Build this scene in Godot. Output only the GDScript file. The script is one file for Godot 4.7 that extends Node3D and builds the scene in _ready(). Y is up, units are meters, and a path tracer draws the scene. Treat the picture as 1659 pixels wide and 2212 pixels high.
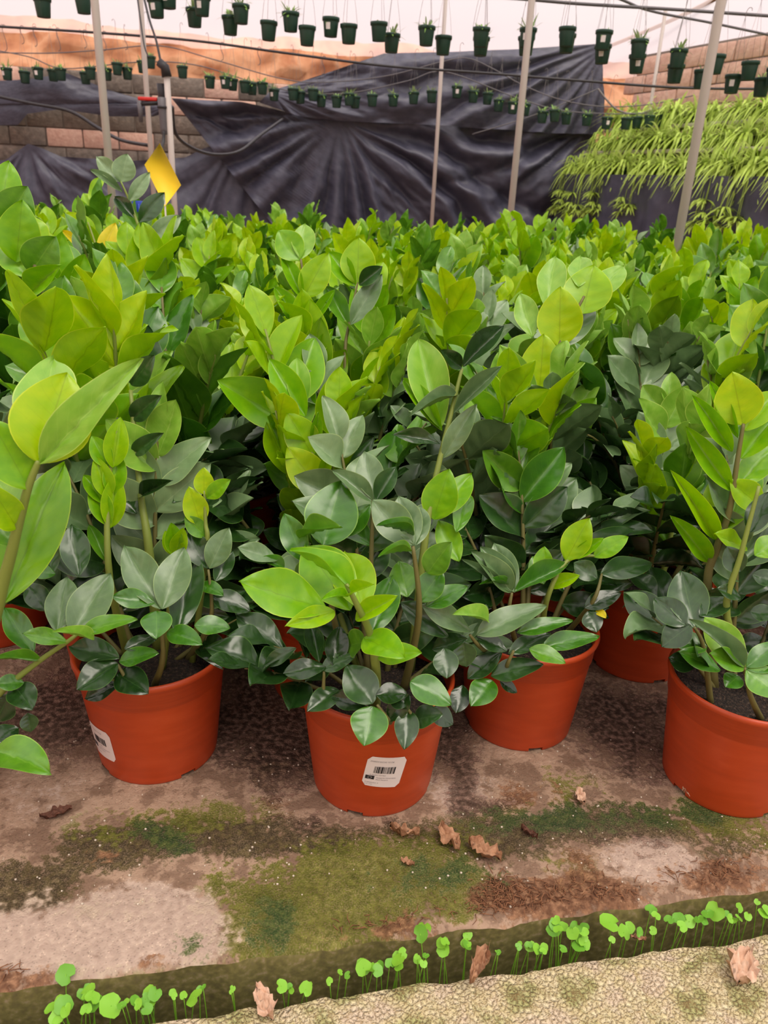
extends Node3D
# A greenhouse bench crowded with potted zz plants. Units: metres, y up, the camera looks along -z.

const FOCAL := 1671.0                       # focal length in pixels of the 1659 x 2212 frame
const EYE := Vector3(0.0, 0.83, 0.0)
var cam_basis := Basis.from_euler(Vector3(deg_to_rad(-23.0), 0.0, deg_to_rad(2.6)))
var rng := RandomNumberGenerator.new()
var M := {}                                 # materials
var SHAPE := {}                             # shared meshes
var taken := {}
var fine_noise := FastNoiseLite.new()

# ------------------------------------------------------------------ places
func ray(x: float, y: float) -> Vector3:
	return cam_basis * Vector3((x - 829.5) / FOCAL, -(y - 1106.0) / FOCAL, -1.0)
func spot(x: float, y: float, depth: float) -> Vector3:      # a point seen at that place, so far along the view
	return EYE + ray(x, y) * depth
func on_level(x: float, y: float, level := 0.0) -> Vector3:  # where that line of sight meets a level plane
	var d := ray(x, y)
	return EYE + d * ((level - EYE.y) / d.y)
func on_plane(x: float, y: float, through: Vector3, normal: Vector3) -> Vector3:
	var d := ray(x, y)
	return EYE + d * ((through - EYE).dot(normal) / d.dot(normal))

# ------------------------------------------------------------------ naming
func numbered(called: String) -> String:
	if not taken.has(called):
		taken[called] = 0
		return called
	taken[called] += 1
	return "%s_%03d" % [called, taken[called]]
func tag(o: Node, label: String, category: String, group := "", kind := "") -> Node:
	if label: o.set_meta("label", label)
	if category: o.set_meta("category", category)
	if group: o.set_meta("group", group)
	if kind: o.set_meta("kind", kind)
	return o
func thing(called: String, label: String, category: String, where := Vector3.ZERO, group := "") -> Node3D:
	var o := Node3D.new()
	o.name = numbered(called)
	add_child(o)
	o.position = where
	tag(o, label, category, group)
	return o
func part(called: String, mesh: Mesh, mat: Material, parent: Node, xf := Transform3D()) -> MeshInstance3D:
	var o := MeshInstance3D.new()
	o.name = called
	o.mesh = mesh
	o.material_override = mat
	o.transform = xf
	parent.add_child(o, true)
	return o
func solo(called: String, mesh: Mesh, mat: Material, label: String, category: String, group := "", kind := "") -> MeshInstance3D:
	var o := part(numbered(called), mesh, mat, self)
	tag(o, label, category, group, kind)
	return o
func setting(called: String, mesh: Mesh, mat: Material, label: String) -> MeshInstance3D:
	return solo(called, mesh, mat, label, called.split("_")[0], "", "structure")

# ------------------------------------------------------------------ shapes
func st_new() -> SurfaceTool:
	var st := SurfaceTool.new()
	st.begin(Mesh.PRIMITIVE_TRIANGLES)
	return st
func done(st: SurfaceTool, smooth := true) -> ArrayMesh:
	if smooth: st.index()
	st.generate_normals()
	return st.commit()
func quad(st: SurfaceTool, a: Vector3, b: Vector3, c: Vector3, d: Vector3, ua := Vector2.ZERO, ub := Vector2.RIGHT, uc := Vector2.ONE, ud := Vector2.DOWN) -> void:
	for k in [[a, ua], [b, ub], [c, uc], [a, ua], [c, uc], [d, ud]]:
		st.set_uv(k[1])
		st.add_vertex(k[0])
# a sheet of nu x nv cells; pts row by row; normals smooth
func sheet(pts: PackedVector3Array, uvs: PackedVector2Array, nu: int, nv: int, flip := false) -> ArrayMesh:
	var st := st_new()
	for i in pts.size():
		st.set_uv(uvs[i])
		st.add_vertex(pts[i])
	for j in nv:
		for i in nu:
			var a := j * (nu + 1) + i
			var b := a + 1
			var c := a + nu + 2
			var d := a + nu + 1
			for k in ([a, c, b, a, d, c] if flip else [a, b, c, a, c, d]):
				st.add_index(k)
	st.generate_normals()
	return st.commit()
func add_tube(st: SurfaceTool, pts: PackedVector3Array, radii: PackedFloat32Array, sides := 8) -> void:
	var side := Vector3.ZERO
	var rings: Array[PackedVector3Array] = []
	for i in pts.size():
		var t := (pts[mini(i + 1, pts.size() - 1)] - pts[maxi(i - 1, 0)]).normalized()
		if side == Vector3.ZERO:
			side = t.cross(Vector3.UP if absf(t.y) < 0.9 else Vector3.RIGHT).normalized()
		side = (side - t * side.dot(t)).normalized()
		var up := side.cross(t)
		var ring := PackedVector3Array()
		for k in sides:
			var a := TAU * k / sides
			ring.append(pts[i] + (side * cos(a) + up * sin(a)) * radii[i])
		rings.append(ring)
	for i in pts.size() - 1:
		for k in sides:
			var n := (k + 1) % sides
			quad(st, rings[i][k], rings[i][n], rings[i + 1][n], rings[i + 1][k])
	for e in [0, pts.size() - 1]:
		for k in sides:
			var n := (k + 1) % sides
			for v in ([pts[e], rings[e][n], rings[e][k]] if e == 0 else [pts[e], rings[e][k], rings[e][n]]):
				st.set_uv(Vector2.ZERO)
				st.add_vertex(v)
func tube(pts: PackedVector3Array, r0: float, r1: float, sides := 8) -> ArrayMesh:
	var st := st_new()
	var radii := PackedFloat32Array()
	for i in pts.size():
		radii.append(lerpf(r0, r1, float(i) / maxf(1.0, pts.size() - 1)))
	add_tube(st, pts, radii, sides)
	return done(st)
func smooth_line(ctrl: PackedVector3Array, per := 6) -> PackedVector3Array:
	var out := PackedVector3Array()
	for i in ctrl.size() - 1:
		var a := ctrl[maxi(i - 1, 0)]
		var d := ctrl[mini(i + 2, ctrl.size() - 1)]
		for k in per:
			out.append(ctrl[i].cubic_interpolate(ctrl[i + 1], a, d, float(k) / per))
	out.append(ctrl[ctrl.size() - 1])
	return out
# profile: (radius, height) pairs, from the inside bottom round to wherever it ends
func add_lathe(st: SurfaceTool, profile: PackedVector2Array, segs: int) -> void:
	for i in profile.size() - 1:
		for k in segs:
			var q: Array[Vector3] = []
			for e in [[i, k], [i, k + 1], [i + 1, k + 1], [i + 1, k]]:
				var p: Vector2 = profile[e[0]]
				var y := p.y
				var a = TAU * e[1] / segs
				q.append(Vector3(cos(a) * p.x, y, sin(a) * p.x))
			quad(st, q[0], q[1], q[2], q[3], Vector2(float(k) / segs, i), Vector2(float(k + 1) / segs, i), Vector2(float(k + 1) / segs, i + 1), Vector2(float(k) / segs, i + 1))
func add_box(st: SurfaceTool, lo: Vector3, hi: Vector3, bevel := 0.0) -> void:
	var c := (lo + hi) / 2.0
	var h := (hi - lo) / 2.0
	var b := minf(bevel, minf(h.x, minf(h.y, h.z)) * 0.9)
	for axis in 3:
		for s in [-1.0, 1.0]:
			var n := Vector3.ZERO
			n[axis] = s
			var u := Vector3.ZERO
			var v := Vector3.ZERO
			u[(axis + 1) % 3] = h[(axis + 1) % 3] - b
			v[(axis + 2) % 3] = h[(axis + 2) % 3] - b
			var o: Vector3 = c + n * h[axis]
			if s > 0: quad(st, o - u - v, o - u + v, o + u + v, o + u - v)
			else: quad(st, o - u - v, o + u - v, o + u + v, o - u + v)
	if b > 0.0:
		for axis in 3:
			var a1 := (axis + 1) % 3
			var a2 := (axis + 2) % 3
			for s1 in [-1.0, 1.0]:
				for s2 in [-1.0, 1.0]:
					var p: Array[Vector3] = []
					for e in [[-1.0, 0], [1.0, 0], [1.0, 1], [-1.0, 1]]:
						var w := Vector3.ZERO
						w[axis] = e[0] * (h[axis] - b)
						w[a1] = s1 * (h[a1] - (0.0 if e[1] == 0 else b))
						w[a2] = s2 * (h[a2] - (b if e[1] == 0 else 0.0))
						p.append(c + w)
					if s1 * s2 > 0: quad(st, p[0], p[1], p[2], p[3])
					else: quad(st, p[3], p[2], p[1], p[0])

# ------------------------------------------------------------------ materials
func rgb(r: float, g: float, b: float) -> Color:
	return Color(r / 255.0, g / 255.0, b / 255.0)
func plain(c: Color, rough := 0.8, metal := 0.0, spec := 0.5) -> StandardMaterial3D:
	var m := StandardMaterial3D.new()
	m.albedo_color = c
	m.roughness = rough
	m.metallic = metal
	m.metallic_specular = spec
	m.cull_mode = BaseMaterial3D.CULL_DISABLED
	return m
func noise_tex(seed_: int, freq: float, ramp: Array, size := 512, octaves := 5) -> NoiseTexture2D:
	var n := FastNoiseLite.new()
	n.seed = seed_
	n.noise_type = FastNoiseLite.TYPE_SIMPLEX_SMOOTH
	n.frequency = freq
	n.fractal_octaves = octaves
	var t := NoiseTexture2D.new()
	t.width = size
	t.height = size
	t.seamless = true
	t.noise = n
	if ramp.size():
		var g := Gradient.new()
		var offs := PackedFloat32Array()
		var cols := PackedColorArray()
		for k in ramp:
			offs.append(k[0])
			cols.append(k[1])
		g.offsets = offs
		g.colors = cols
		t.color_ramp = g
	return t
func grained(seed_: int, freq: float, ramp: Array, scale_: float, rough := 0.85, relief := 0.0, on_uv := false) -> StandardMaterial3D:
	var m := plain(Color.WHITE, rough)
	m.albedo_texture = noise_tex(seed_, freq, ramp)
	if not on_uv:
		m.uv1_triplanar = true
		m.uv1_world_triplanar = true
	m.uv1_scale = Vector3.ONE * scale_
	if relief > 0.0:
		m.heightmap_enabled = true
		m.heightmap_scale = relief
		m.heightmap_texture = noise_tex(seed_ + 7, freq * 2.0, [])
	return m
# the blade of a leaf: midrib, side veins, a paler rim, a little mottling
func leaf_texture(base: Color, vein: Color, rim: Color, other: Color, seed_: int) -> ImageTexture:
	var w := 96
	var h := 192
	var im := Image.create(w, h, false, Image.FORMAT_RGB8)
	var n := FastNoiseLite.new()
	n.seed = seed_
	n.frequency = 0.02
	for y in h:
		var t := 1.0 - (y + 0.5) / h
		for x in w:
			var u := (x + 0.5) / w * 2.0 - 1.0
			var a := absf(u)
			var c := base.lerp(other, clampf(0.5 + n.get_noise_2d(x, y) * 0.7, 0.0, 1.0))
			var ph := fposmod((t - 0.22 * a) * 9.0 + (0.5 if u > 0.0 else 0.0), 1.0)
			var line := clampf(1.0 - absf(ph - 0.5) / 0.055, 0.0, 1.0) * clampf(1.15 - a, 0.0, 1.0)
			c = c.lerp(vein, line * 0.34)
			c = c.lerp(vein, clampf(1.0 - a / 0.035, 0.0, 1.0) * 0.8)
			c = c.lerp(rim, clampf((a - 0.95) / 0.03, 0.0, 1.0) * 0.75)
			im.set_pixel(x, y, c)
	return ImageTexture.create_from_image(im)
func make_materials() -> void:
	# name: base, vein, rim, mottling, glow through the blade, roughness
	var kinds := {
		"dark_a": [rgb(40, 74, 26), rgb(68, 100, 48), rgb(96, 136, 58), rgb(28, 56, 20), 0.0, 0.24],
		"dark_b": [rgb(50, 86, 34), rgb(80, 112, 56), rgb(108, 144, 72), rgb(36, 68, 28), 0.0, 0.28],
		"dark_c": [rgb(28, 58, 18), rgb(50, 82, 34), rgb(78, 116, 46), rgb(20, 44, 14), 0.0, 0.22],
		"grey_a": [rgb(100, 130, 82), rgb(122, 148, 98), rgb(150, 176, 108), rgb(82, 112, 68), 0.0, 0.36],
		"grey_b": [rgb(124, 152, 104), rgb(144, 168, 120), rgb(168, 192, 124), rgb(106, 136, 90), 0.0, 0.38],
		"mid_a": [rgb(66, 122, 20), rgb(94, 144, 42), rgb(140, 182, 66), rgb(50, 102, 18), 0.35, 0.27],
		"mid_b": [rgb(96, 150, 28), rgb(120, 168, 50), rgb(162, 198, 80), rgb(74, 128, 24), 0.45, 0.3],
		"lime_a": [rgb(156, 200, 4), rgb(120, 160, 8), rgb(208, 226, 66), rgb(130, 184, 4), 0.8, 0.32],
		"lime_b": [rgb(132, 186, 8), rgb(106, 152, 14), rgb(192, 220, 70), rgb(102, 164, 8), 0.75, 0.32],
		"lime_c": [rgb(178, 208, 4), rgb(140, 168, 8), rgb(218, 228, 72), rgb(152, 196, 4), 0.8, 0.34],
		"pale_a": [rgb(140, 184, 66), rgb(166, 202, 98), rgb(200, 220, 116), rgb(116, 168, 46), 0.6, 0.32],
		"olive_a": [rgb(114, 154, 6), rgb(92, 126, 14), rgb(170, 196, 60), rgb(94, 140, 6), 0.65, 0.32],
		"yellow_a": [rgb(226, 206, 24), rgb(190, 168, 30), rgb(232, 214, 80), rgb(204, 196, 30), 0.7, 0.4],
	}
	var s := 10
	for k in kinds:
		var d: Array = kinds[k]
		var m := plain(Color.WHITE, d[5])
		m.albedo_texture = leaf_texture(d[0], d[1], d[2], d[3], s)
		m.texture_repeat = false
		m.metallic_specular = 0.5 if d[4] > 0.5 else 0.58
		if d[4] > 0.0:
			m.backlight_enabled = true
			m.backlight = Color(d[4], d[4], d[4] * 0.8)
		m.resource_name = "leaf " + k
		M[k] = m
		s += 1
	M.stem = plain(rgb(122, 138, 58), 0.5)
	M.stem_old = plain(rgb(104, 100, 52), 0.55)
	M.pot = grained(41, 0.01, [[0.0, rgb(172, 63, 24)], [0.5, rgb(181, 67, 27)], [1.0, rgb(188, 74, 34)]], 1.0, 0.42, 0.0, true)
	M.soil = grained(42, 0.05, [[0.0, rgb(26, 19, 14)], [0.5, rgb(44, 32, 24)], [0.75, rgb(70, 54, 42)], [1.0, rgb(120, 100, 84)]], 1.0, 0.95, 0.6, true)
	M.paper = plain(rgb(232, 224, 222), 0.6)
	M.ink = plain(rgb(40, 38, 42), 0.7)
	M.grey_ink = plain(rgb(122, 116, 124), 0.7)
	M.green_pot = plain(rgb(34, 66, 54), 0.45)
	M.wire = plain(rgb(118, 112, 108), 0.5, 0.3)
	M.sprout = plain(rgb(112, 158, 58), 0.5)
	M.sprout.backlight_enabled = true
	M.sprout.backlight = Color(0.5, 0.5, 0.4)
	M.galvanised = plain(rgb(194, 183, 176), 0.5)
	M.black_pipe = plain(rgb(42, 40, 44), 0.5)
	M.grey_pipe = plain(rgb(96, 92, 96), 0.5)
	M.red_plastic = plain(rgb(206, 42, 34), 0.4)
	M.blue_plastic = plain(rgb(44, 74, 190), 0.4)
	M.yellow_card = plain(rgb(250, 208, 16), 0.55)
	M.yellow_card.backlight_enabled = true
	M.yellow_card.backlight = Color(0.5, 0.5, 0.4)
	M.cloth = grained(61, 0.02, [[0.0, rgb(62, 62, 77)], [0.5, rgb(72, 72, 88)], [1.0, rgb(84, 84, 100)]], 0.5, 0.5, 0.0, true)
	M.block = grained(62, 0.02, [[0.0, rgb(196, 152, 136)], [0.4, rgb(214, 172, 154)], [0.7, rgb(224, 186, 166)], [1.0, rgb(232, 200, 182)]], 1.1, 0.92, 0.5)
	M.block_grey = grained(63, 0.02, [[0.0, rgb(98, 90, 82)], [0.4, rgb(118, 107, 98)], [0.7, rgb(132, 121, 110)], [1.0, rgb(160, 142, 130)]], 1.1, 0.92, 0.5)
	M.mortar = grained(64, 0.05, [[0.0, rgb(92, 80, 72)], [1.0, rgb(122, 108, 98)]], 2.0, 0.95)
	M.earth = grained(65, 0.012, [[0.0, rgb(146, 92, 62)], [0.35, rgb(180, 126, 90)], [0.6, rgb(196, 148, 112)], [0.8, rgb(172, 114, 78)], [1.0, rgb(126, 86, 66)]], 0.35, 0.95, 0.0, true)
	M.spider = plain(rgb(178, 206, 84), 0.5)
	M.spider.backlight_enabled = true
	M.spider.backlight = Color(0.6, 0.6, 0.4)
	M.spider_dry = plain(rgb(206, 196, 112), 0.6)
	M.spider_dry.backlight_enabled = true
	M.spider_dry.backlight = Color(0.5, 0.5, 0.4)
	M.weed = plain(rgb(128, 190, 50), 0.5)
	M.weed.backlight_enabled = true
	M.weed.backlight = Color(0.5, 0.55, 0.3)
	M.weed_dark = plain(rgb(98, 158, 40), 0.5)
	M.dry_leaf = grained(71, 0.03, [[0.0, rgb(120, 82, 58)], [0.5, rgb(168, 124, 92)], [1.0, rgb(196, 156, 124)]], 9.0, 0.8)
	M.dry_leaf_pale = grained(72, 0.03, [[0.0, rgb(176, 136, 110)], [0.5, rgb(208, 172, 146)], [1.0, rgb(222, 190, 166)]], 9.0, 0.8)
	M.dry_leaf_dark = grained(73, 0.03, [[0.0, rgb(66, 38, 28)], [0.5, rgb(98, 60, 44)], [1.0, rgb(122, 80, 60)]], 9.0, 0.8)
	M.fibre = plain(rgb(136, 92, 62), 0.9)
	M.pebble = plain(rgb(206, 194, 176), 0.9)
	var film := plain(Color(0.97, 0.92, 0.94, 0.4), 0.2)
	film.transparency = BaseMaterial3D.TRANSPARENCY_ALPHA
	film.backlight_enabled = true
	film.backlight = Color(0.6, 0.57, 0.58)
	film.metallic_specular = 0.2
	M.film = film
	M.rust = grained(74, 0.03, [[0.0, rgb(110, 74, 50)], [1.0, rgb(168, 128, 98)]], 3.0, 0.8)
	M.edge_moss = grained(76, 0.05, [[0.0, rgb(84, 76, 46)], [0.4, rgb(104, 97, 52)], [0.62, rgb(120, 112, 62)], [0.8, rgb(140, 126, 92)], [1.0, rgb(168, 146, 122)]], 3.0, 0.85)
	M.gutter = grained(75, 0.03, [[0.0, rgb(112, 96, 80)], [0.6, rgb(134, 116, 98)], [1.0, rgb(152, 136, 112)]], 4.0, 0.9, 0.4)

# ------------------------------------------------------------------ leaves and fronds
# a blade along +y, upper face towards +z, one unit long and one unit wide
func blade(fold: float, curl: float, twist: float, broad: float, wave: float, quilt := 0.02) -> ArrayMesh:
	var nu := 8
	var nv := 18
	var pts := PackedVector3Array()
	var uvs := PackedVector2Array()
	for j in nv + 1:
		var t := float(j) / nv
		t = lerpf(t, 0.5 - 0.5 * cos(PI * t), 0.6)
		var w := pow(sin(PI * pow(clampf(t, 0.0, 1.0), broad)), 0.78) * 0.5
		if t > 0.9: w = minf(w, (1.0 - t) * 1.9 + 0.006)
		w = maxf(w, 0.012 if t < 0.5 else 0.004)
		for i in nu + 1:
			var u := float(i) / nu * 2.0 - 1.0
			var x := u * w
			var z := fold * (sqrt(x * x + 0.002) - 0.045) - curl * t * t + curl * 0.3 * t
			z += wave * sin(t * 8.0 + u * 1.5 + fold * 9.0) * absf(u)
			z += quilt * sin((t - 0.22 * absf(u)) * TAU * 5.0 + (PI if u > 0.0 else 0.0)) * (1.0 - absf(u)) * sin(PI * t)
			z -= 0.016 * exp(-u * u * 60.0)
			var tw := twist * (t - 0.3)
			pts.append(Vector3(x * cos(tw) - z * sin(tw) * 0.3, t - absf(curl) * 0.25 * t * t, z + x * sin(tw)))
			uvs.append(Vector2(u * 0.5 + 0.5, 1.0 - t))
	return sheet(pts, uvs, nu, nv, true)
func make_blades() -> void:
	SHAPE.flat = blade(0.14, 0.08, 0.2, 0.95, 0.025)
	SHAPE.fold = blade(0.5, 0.16, -0.25, 0.92, 0.03)
	SHAPE.droop = blade(0.2, 0.36, 0.3, 0.9, 0.035)
	SHAPE.cup = blade(0.36, -0.2, -0.15, 0.85, 0.03)
	SHAPE.twist = blade(0.3, 0.16, 0.9, 0.95, 0.035)
	SHAPE.young = blade(0.36, 0.12, 0.15, 0.88, 0.02, 0.01)
	SHAPE.round = blade(0.16, 0.12, 0.12, 0.82, 0.025)
	SHAPE.wavy = blade(0.22, 0.2, -0.4, 0.9, 0.06)
func leaf_xf(base: Vector3, dir: Vector3, normal: Vector3, length: float, width: float) -> Transform3D:
	var y := dir.normalized()
	var z := (normal - y * normal.dot(y)).normalized()
	var x := y.cross(z)
	return Transform3D(Basis(x * width, y * length, z * length), base)
# a whole frond standing at the origin and leaning towards +x
func frond(p: Dictionary) -> MeshInstance3D:
	var segs := 12
	var pts := PackedVector3Array([Vector3.ZERO])
	var tans := PackedVector3Array()
	var wob := rng.randf_range(-0.12, 0.12)
	for i in segs + 1:
		var s := float(i) / segs
		var th: float = p.lean + p.bend * s * s
		var t := Vector3(sin(th), cos(th), wob * s).normalized()
		tans.append(t)
		if i < segs: pts.append(pts[i] + t * p.length / segs)
	var st := st_new()
	var radii := PackedFloat32Array()
	for i in pts.size(): radii.append(lerpf(p.thick, p.thick * 0.32, pow(float(i) / segs, 0.9)))
	add_tube(st, pts, radii, 7)
	var o := MeshInstance3D.new()
	o.name = "stalk"
	o.mesh = done(st)
	o.material_override = M.stem if p.age == "young" else M.stem_old
	var n: int = p.leaves
	for i in n:
		var s := lerpf(p.bare, 0.97, float(i) / maxf(1, n - 1))
		var f := s * segs
		var k := mini(int(f), segs - 1)
		var at := pts[k].lerp(pts[k + 1], f - k)
		var t := tans[k].lerp(tans[k + 1], f - k).normalized()
		var sgn := -1.0 if i % 2 else 1.0
		var adax := Vector3(-t.y, t.x, 0.0).normalized()
		var side := t.cross(adax) * sgn
		var q := float(i) / maxf(1, n - 1)
		var last := i == n - 1
		var a: float = lerpf(p.spread, p.spread_tip, q) + rng.randf_range(-0.25, 0.25)
		if last: a = rng.randf_range(0.0, 0.15)
		var d := (t * cos(a) + side * sin(a) + adax * rng.randf_range(-0.25, 0.4)).normalized()
		var c: float = p.cup + rng.randf_range(-0.2, 0.2)
		var nrm := adax * (1.0 - c) - side * c + Vector3(rng.randf_range(-0.4, 0.4), rng.randf_range(-0.2, 0.35), rng.randf_range(-0.4, 0.4))
		if last: nrm = adax
		var L: float = p.leaf * (0.72 + 0.42 * sin(PI * clampf(q * 0.85 + 0.1, 0.0, 1.0))) * rng.randf_range(0.88, 1.1)
		var W: float = L * p.ratio * rng.randf_range(0.9, 1.12)
		var names: Array = p.shapes
		var mats: Array = p.mats
		part("leaf", SHAPE[names[rng.randi() % names.size()]], M[mats[mini(mats.size() - 1, int(q * 0.999 * mats.size() + rng.randf_range(-0.6, 0.6) + 0.0)) if mats.size() > 1 else 0]], o, leaf_xf(at, d, nrm, L, W))
	return o
var old_fronds: Array[MeshInstance3D] = []
var mid_fronds: Array[MeshInstance3D] = []
var young_fronds: Array[MeshInstance3D] = []
var tall_fronds: Array[MeshInstance3D] = []
var skirt_fronds: Array[MeshInstance3D] = []
func make_fronds() -> void:
	for i in 6:
		skirt_fronds.append(frond({"length": rng.randf_range(0.09, 0.17), "lean": rng.randf_range(0.5, 0.9), "bend": rng.randf_range(0.1, 0.6), "thick": 0.004, "leaves": 6 + i % 2, "bare": 0.35,
			"spread": 1.1, "spread_tip": 0.6, "cup": 0.1, "leaf": 0.085, "ratio": 0.56, "age": "old", "shapes": ["flat", "droop", "round", "wavy"], "mats": [["dark_c", "dark_a"], ["dark_a", "dark_b"], ["dark_b", "grey_a"]][i % 3]}))
	for i in 9:
		old_fronds.append(frond({"length": rng.randf_range(0.24, 0.36), "lean": rng.randf_range(0.2, 0.5), "bend": rng.randf_range(0.25, 0.8), "thick": 0.0055, "leaves": 10 + i % 3, "bare": 0.22,
			"spread": 1.1, "spread_tip": 0.6, "cup": 0.2, "leaf": 0.1, "ratio": 0.54, "age": "old", "shapes": ["flat", "fold", "droop", "round", "twist", "wavy"], "mats": [["dark_a", "dark_b", "grey_a"], ["dark_c", "dark_a", "dark_b"], ["dark_b", "grey_a", "grey_b"]][i % 3]}))
	for i in 6:
		mid_fronds.append(frond({"length": rng.randf_range(0.34, 0.44), "lean": rng.randf_range(0.1, 0.3), "bend": rng.randf_range(0.15, 0.6), "thick": 0.006, "leaves": 11 + i % 3, "bare": 0.28,
			"spread": 0.95, "spread_tip": 0.5, "cup": 0.3, "leaf": 0.108, "ratio": 0.52, "age": "old", "shapes": ["flat", "fold", "cup", "twist", "round"], "mats": [["dark_b", "mid_a", "mid_b"], ["dark_a", "grey_a", "grey_b"], ["grey_a", "grey_b", "pale_a"]][i % 3]}))
	for i in 10:
		young_fronds.append(frond({"length": rng.randf_range(0.34, 0.46), "lean": rng.randf_range(0.03, 0.2), "bend": rng.randf_range(-0.1, 0.4), "thick": 0.0065, "leaves": 10 + i % 4, "bare": 0.3,
			"spread": 0.62, "spread_tip": 0.32, "cup": 0.5, "leaf": 0.112, "ratio": 0.54, "age": "young", "shapes": ["young", "cup", "flat", "round", "fold"], "mats": [["mid_b", "lime_b", "pale_a"], ["olive_a", "lime_a", "lime_c"], ["mid_a", "mid_b", "pale_a"], ["mid_b", "olive_a", "lime_a"]][i % 4]}))
	for i in 6:
		tall_fronds.append(frond({"length": rng.randf_range(0.44, 0.54), "lean": rng.randf_range(0.02, 0.18), "bend": rng.randf_range(-0.05, 0.35), "thick": 0.007, "leaves": 11 + i % 4, "bare": 0.36,
			"spread": 0.75, "spread_tip": 0.4, "cup": 0.4, "leaf": 0.118, "ratio": 0.54, "age": "young", "shapes": ["young", "cup", "flat", "round", "wavy"], "mats": [["mid_b", "lime_b", "lime_a"], ["dark_b", "mid_a", "mid_b"], ["lime_b", "lime_c", "pale_a"], ["olive_a", "lime_a", "lime_c"]][i % 4]}))

# ------------------------------------------------------------------ pots
const SOIL_H := 0.16
func pot_wall(y: float) -> float:
	return lerpf(0.0892, 0.104, (y - 0.006) / 0.134)
func make_pot_shapes() -> void:
	# outer wall with a foot ring cut by four drainage notches; a band and a rolled lip at the top
	var st := st_new()
	var segs := 96
	var wall := PackedVector2Array([Vector2(0.0892, 0.007), Vector2(0.0900, 0.012), Vector2(0.1040, 0.14), Vector2(0.1043, 0.143), Vector2(0.1062, 0.1455), Vector2(0.1085, 0.174), Vector2(0.1113, 0.177), Vector2(0.1124, 0.181), Vector2(0.1116, 0.185), Vector2(0.1087, 0.187), Vector2(0.1061, 0.185), Vector2(0.1045, 0.18), Vector2(0.1019, 0.145), Vector2(0.0880, 0.012), Vector2(0.0000, 0.012)])
	add_lathe(st, wall, segs)
	for k in segs:
		if k % 24 < 4: continue
		var a := [TAU * k / segs, TAU * (k + 1) / segs]
		var ring := [Vector2(0.0892, 0.007), Vector2(0.0888, 0.002), Vector2(0.0875, 0.0), Vector2(0.0838, 0.0), Vector2(0.0838, 0.0075)]
		for i in 4:
			var q: Array[Vector3] = []
			for e in [[i, 0], [i, 1], [i + 1, 1], [i + 1, 0]]:
				var r: Vector2 = ring[e[0]]
				q.append(Vector3(cos(a[e[1]]) * r.x, r.y, sin(a[e[1]]) * r.x))
			quad(st, q[3], q[2], q[1], q[0])
	SHAPE.pot = done(st)
	var d := st_new()
	var rings := 7
	for i in rings:
		for k in 28:
			var q: Array[Vector3] = []
			for e in [[i, k], [i, k + 1], [i + 1, k + 1], [i + 1, k]]:
				var r: float = 0.1025 * e[0] / rings
				var a: float = TAU * (e[1] % 28) / 28
				var v := Vector3(cos(a) * r, 0, sin(a) * r)
				v.y = fine_noise.get_noise_2d(v.x * 900.0, v.z * 900.0) * 0.008
				q.append(v)
			var k5 := Vector2(5, 5)
			quad(d, q[0], q[1], q[2], q[3], Vector2(q[0].x, q[0].z) * k5, Vector2(q[1].x, q[1].z) * k5, Vector2(q[2].x, q[2].z) * k5, Vector2(q[3].x, q[3].z) * k5)
	SHAPE.soil = done(d)

func potted(where: Vector3, label: String, group := "", turn := 0.0) -> Node3D:
	var o := thing("potted_zz_plant", label, "potted plant", where, group)
	part("pot", SHAPE.pot, M.pot, o, Transform3D(Basis(Vector3.UP, turn), Vector3.ZERO))
	part("soil", SHAPE.soil, M.soil, o, Transform3D(Basis(Vector3.UP, turn), Vector3(0, SOIL_H, 0)))
	return o
func add_frond(o: Node3D, src: MeshInstance3D, azimuth: float, off: float, size: float, extra_lean := 0.0) -> void:
	var f: MeshInstance3D = src.duplicate()
	f.name = "stalk"
	o.add_child(f, true)
	var b := Basis(Vector3.UP, azimuth) * Basis(Vector3.BACK, -extra_lean)
	f.transform = Transform3D(b.scaled(Vector3.ONE * size), Vector3(cos(azimuth) * off, SOIL_H - 0.004, -sin(azimuth) * off))
func pick(list: Array[MeshInstance3D]) -> MeshInstance3D:
	return list[rng.randi() % list.size()]
func fill_plant(o: Node3D, n_old: int, n_mid: int, n_young: int, n_tall: int, size := 1.0) -> void:
	var a0 := rng.randf() * TAU
	var n := n_old + n_mid + n_young + n_tall
	var k := 0
	for set_ in [[n_old, old_fronds, 0.055], [n_mid, mid_fronds, 0.04], [n_young, young_fronds, 0.035], [n_tall, tall_fronds, 0.025]]:
		for i in set_[0]:
			var az: float = a0 + TAU * k * 0.382 * 2.0 + rng.randf_range(-0.4, 0.4)
			add_frond(o, pick(set_[1]), az, set_[2] * rng.randf_range(0.5, 1.2), size * rng.randf_range(0.88, 1.08), rng.randf_range(-0.05, 0.12))
			k += 1

func skirt(o: Node3D, n: int, from := 0.0, to := TAU) -> void:
	for i in n:
		add_frond(o, pick(skirt_fronds), lerpf(from, to, (i + rng.randf_range(0.2, 0.8)) / n), rng.randf_range(0.03, 0.06), rng.randf_range(0.9, 1.1))
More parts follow.
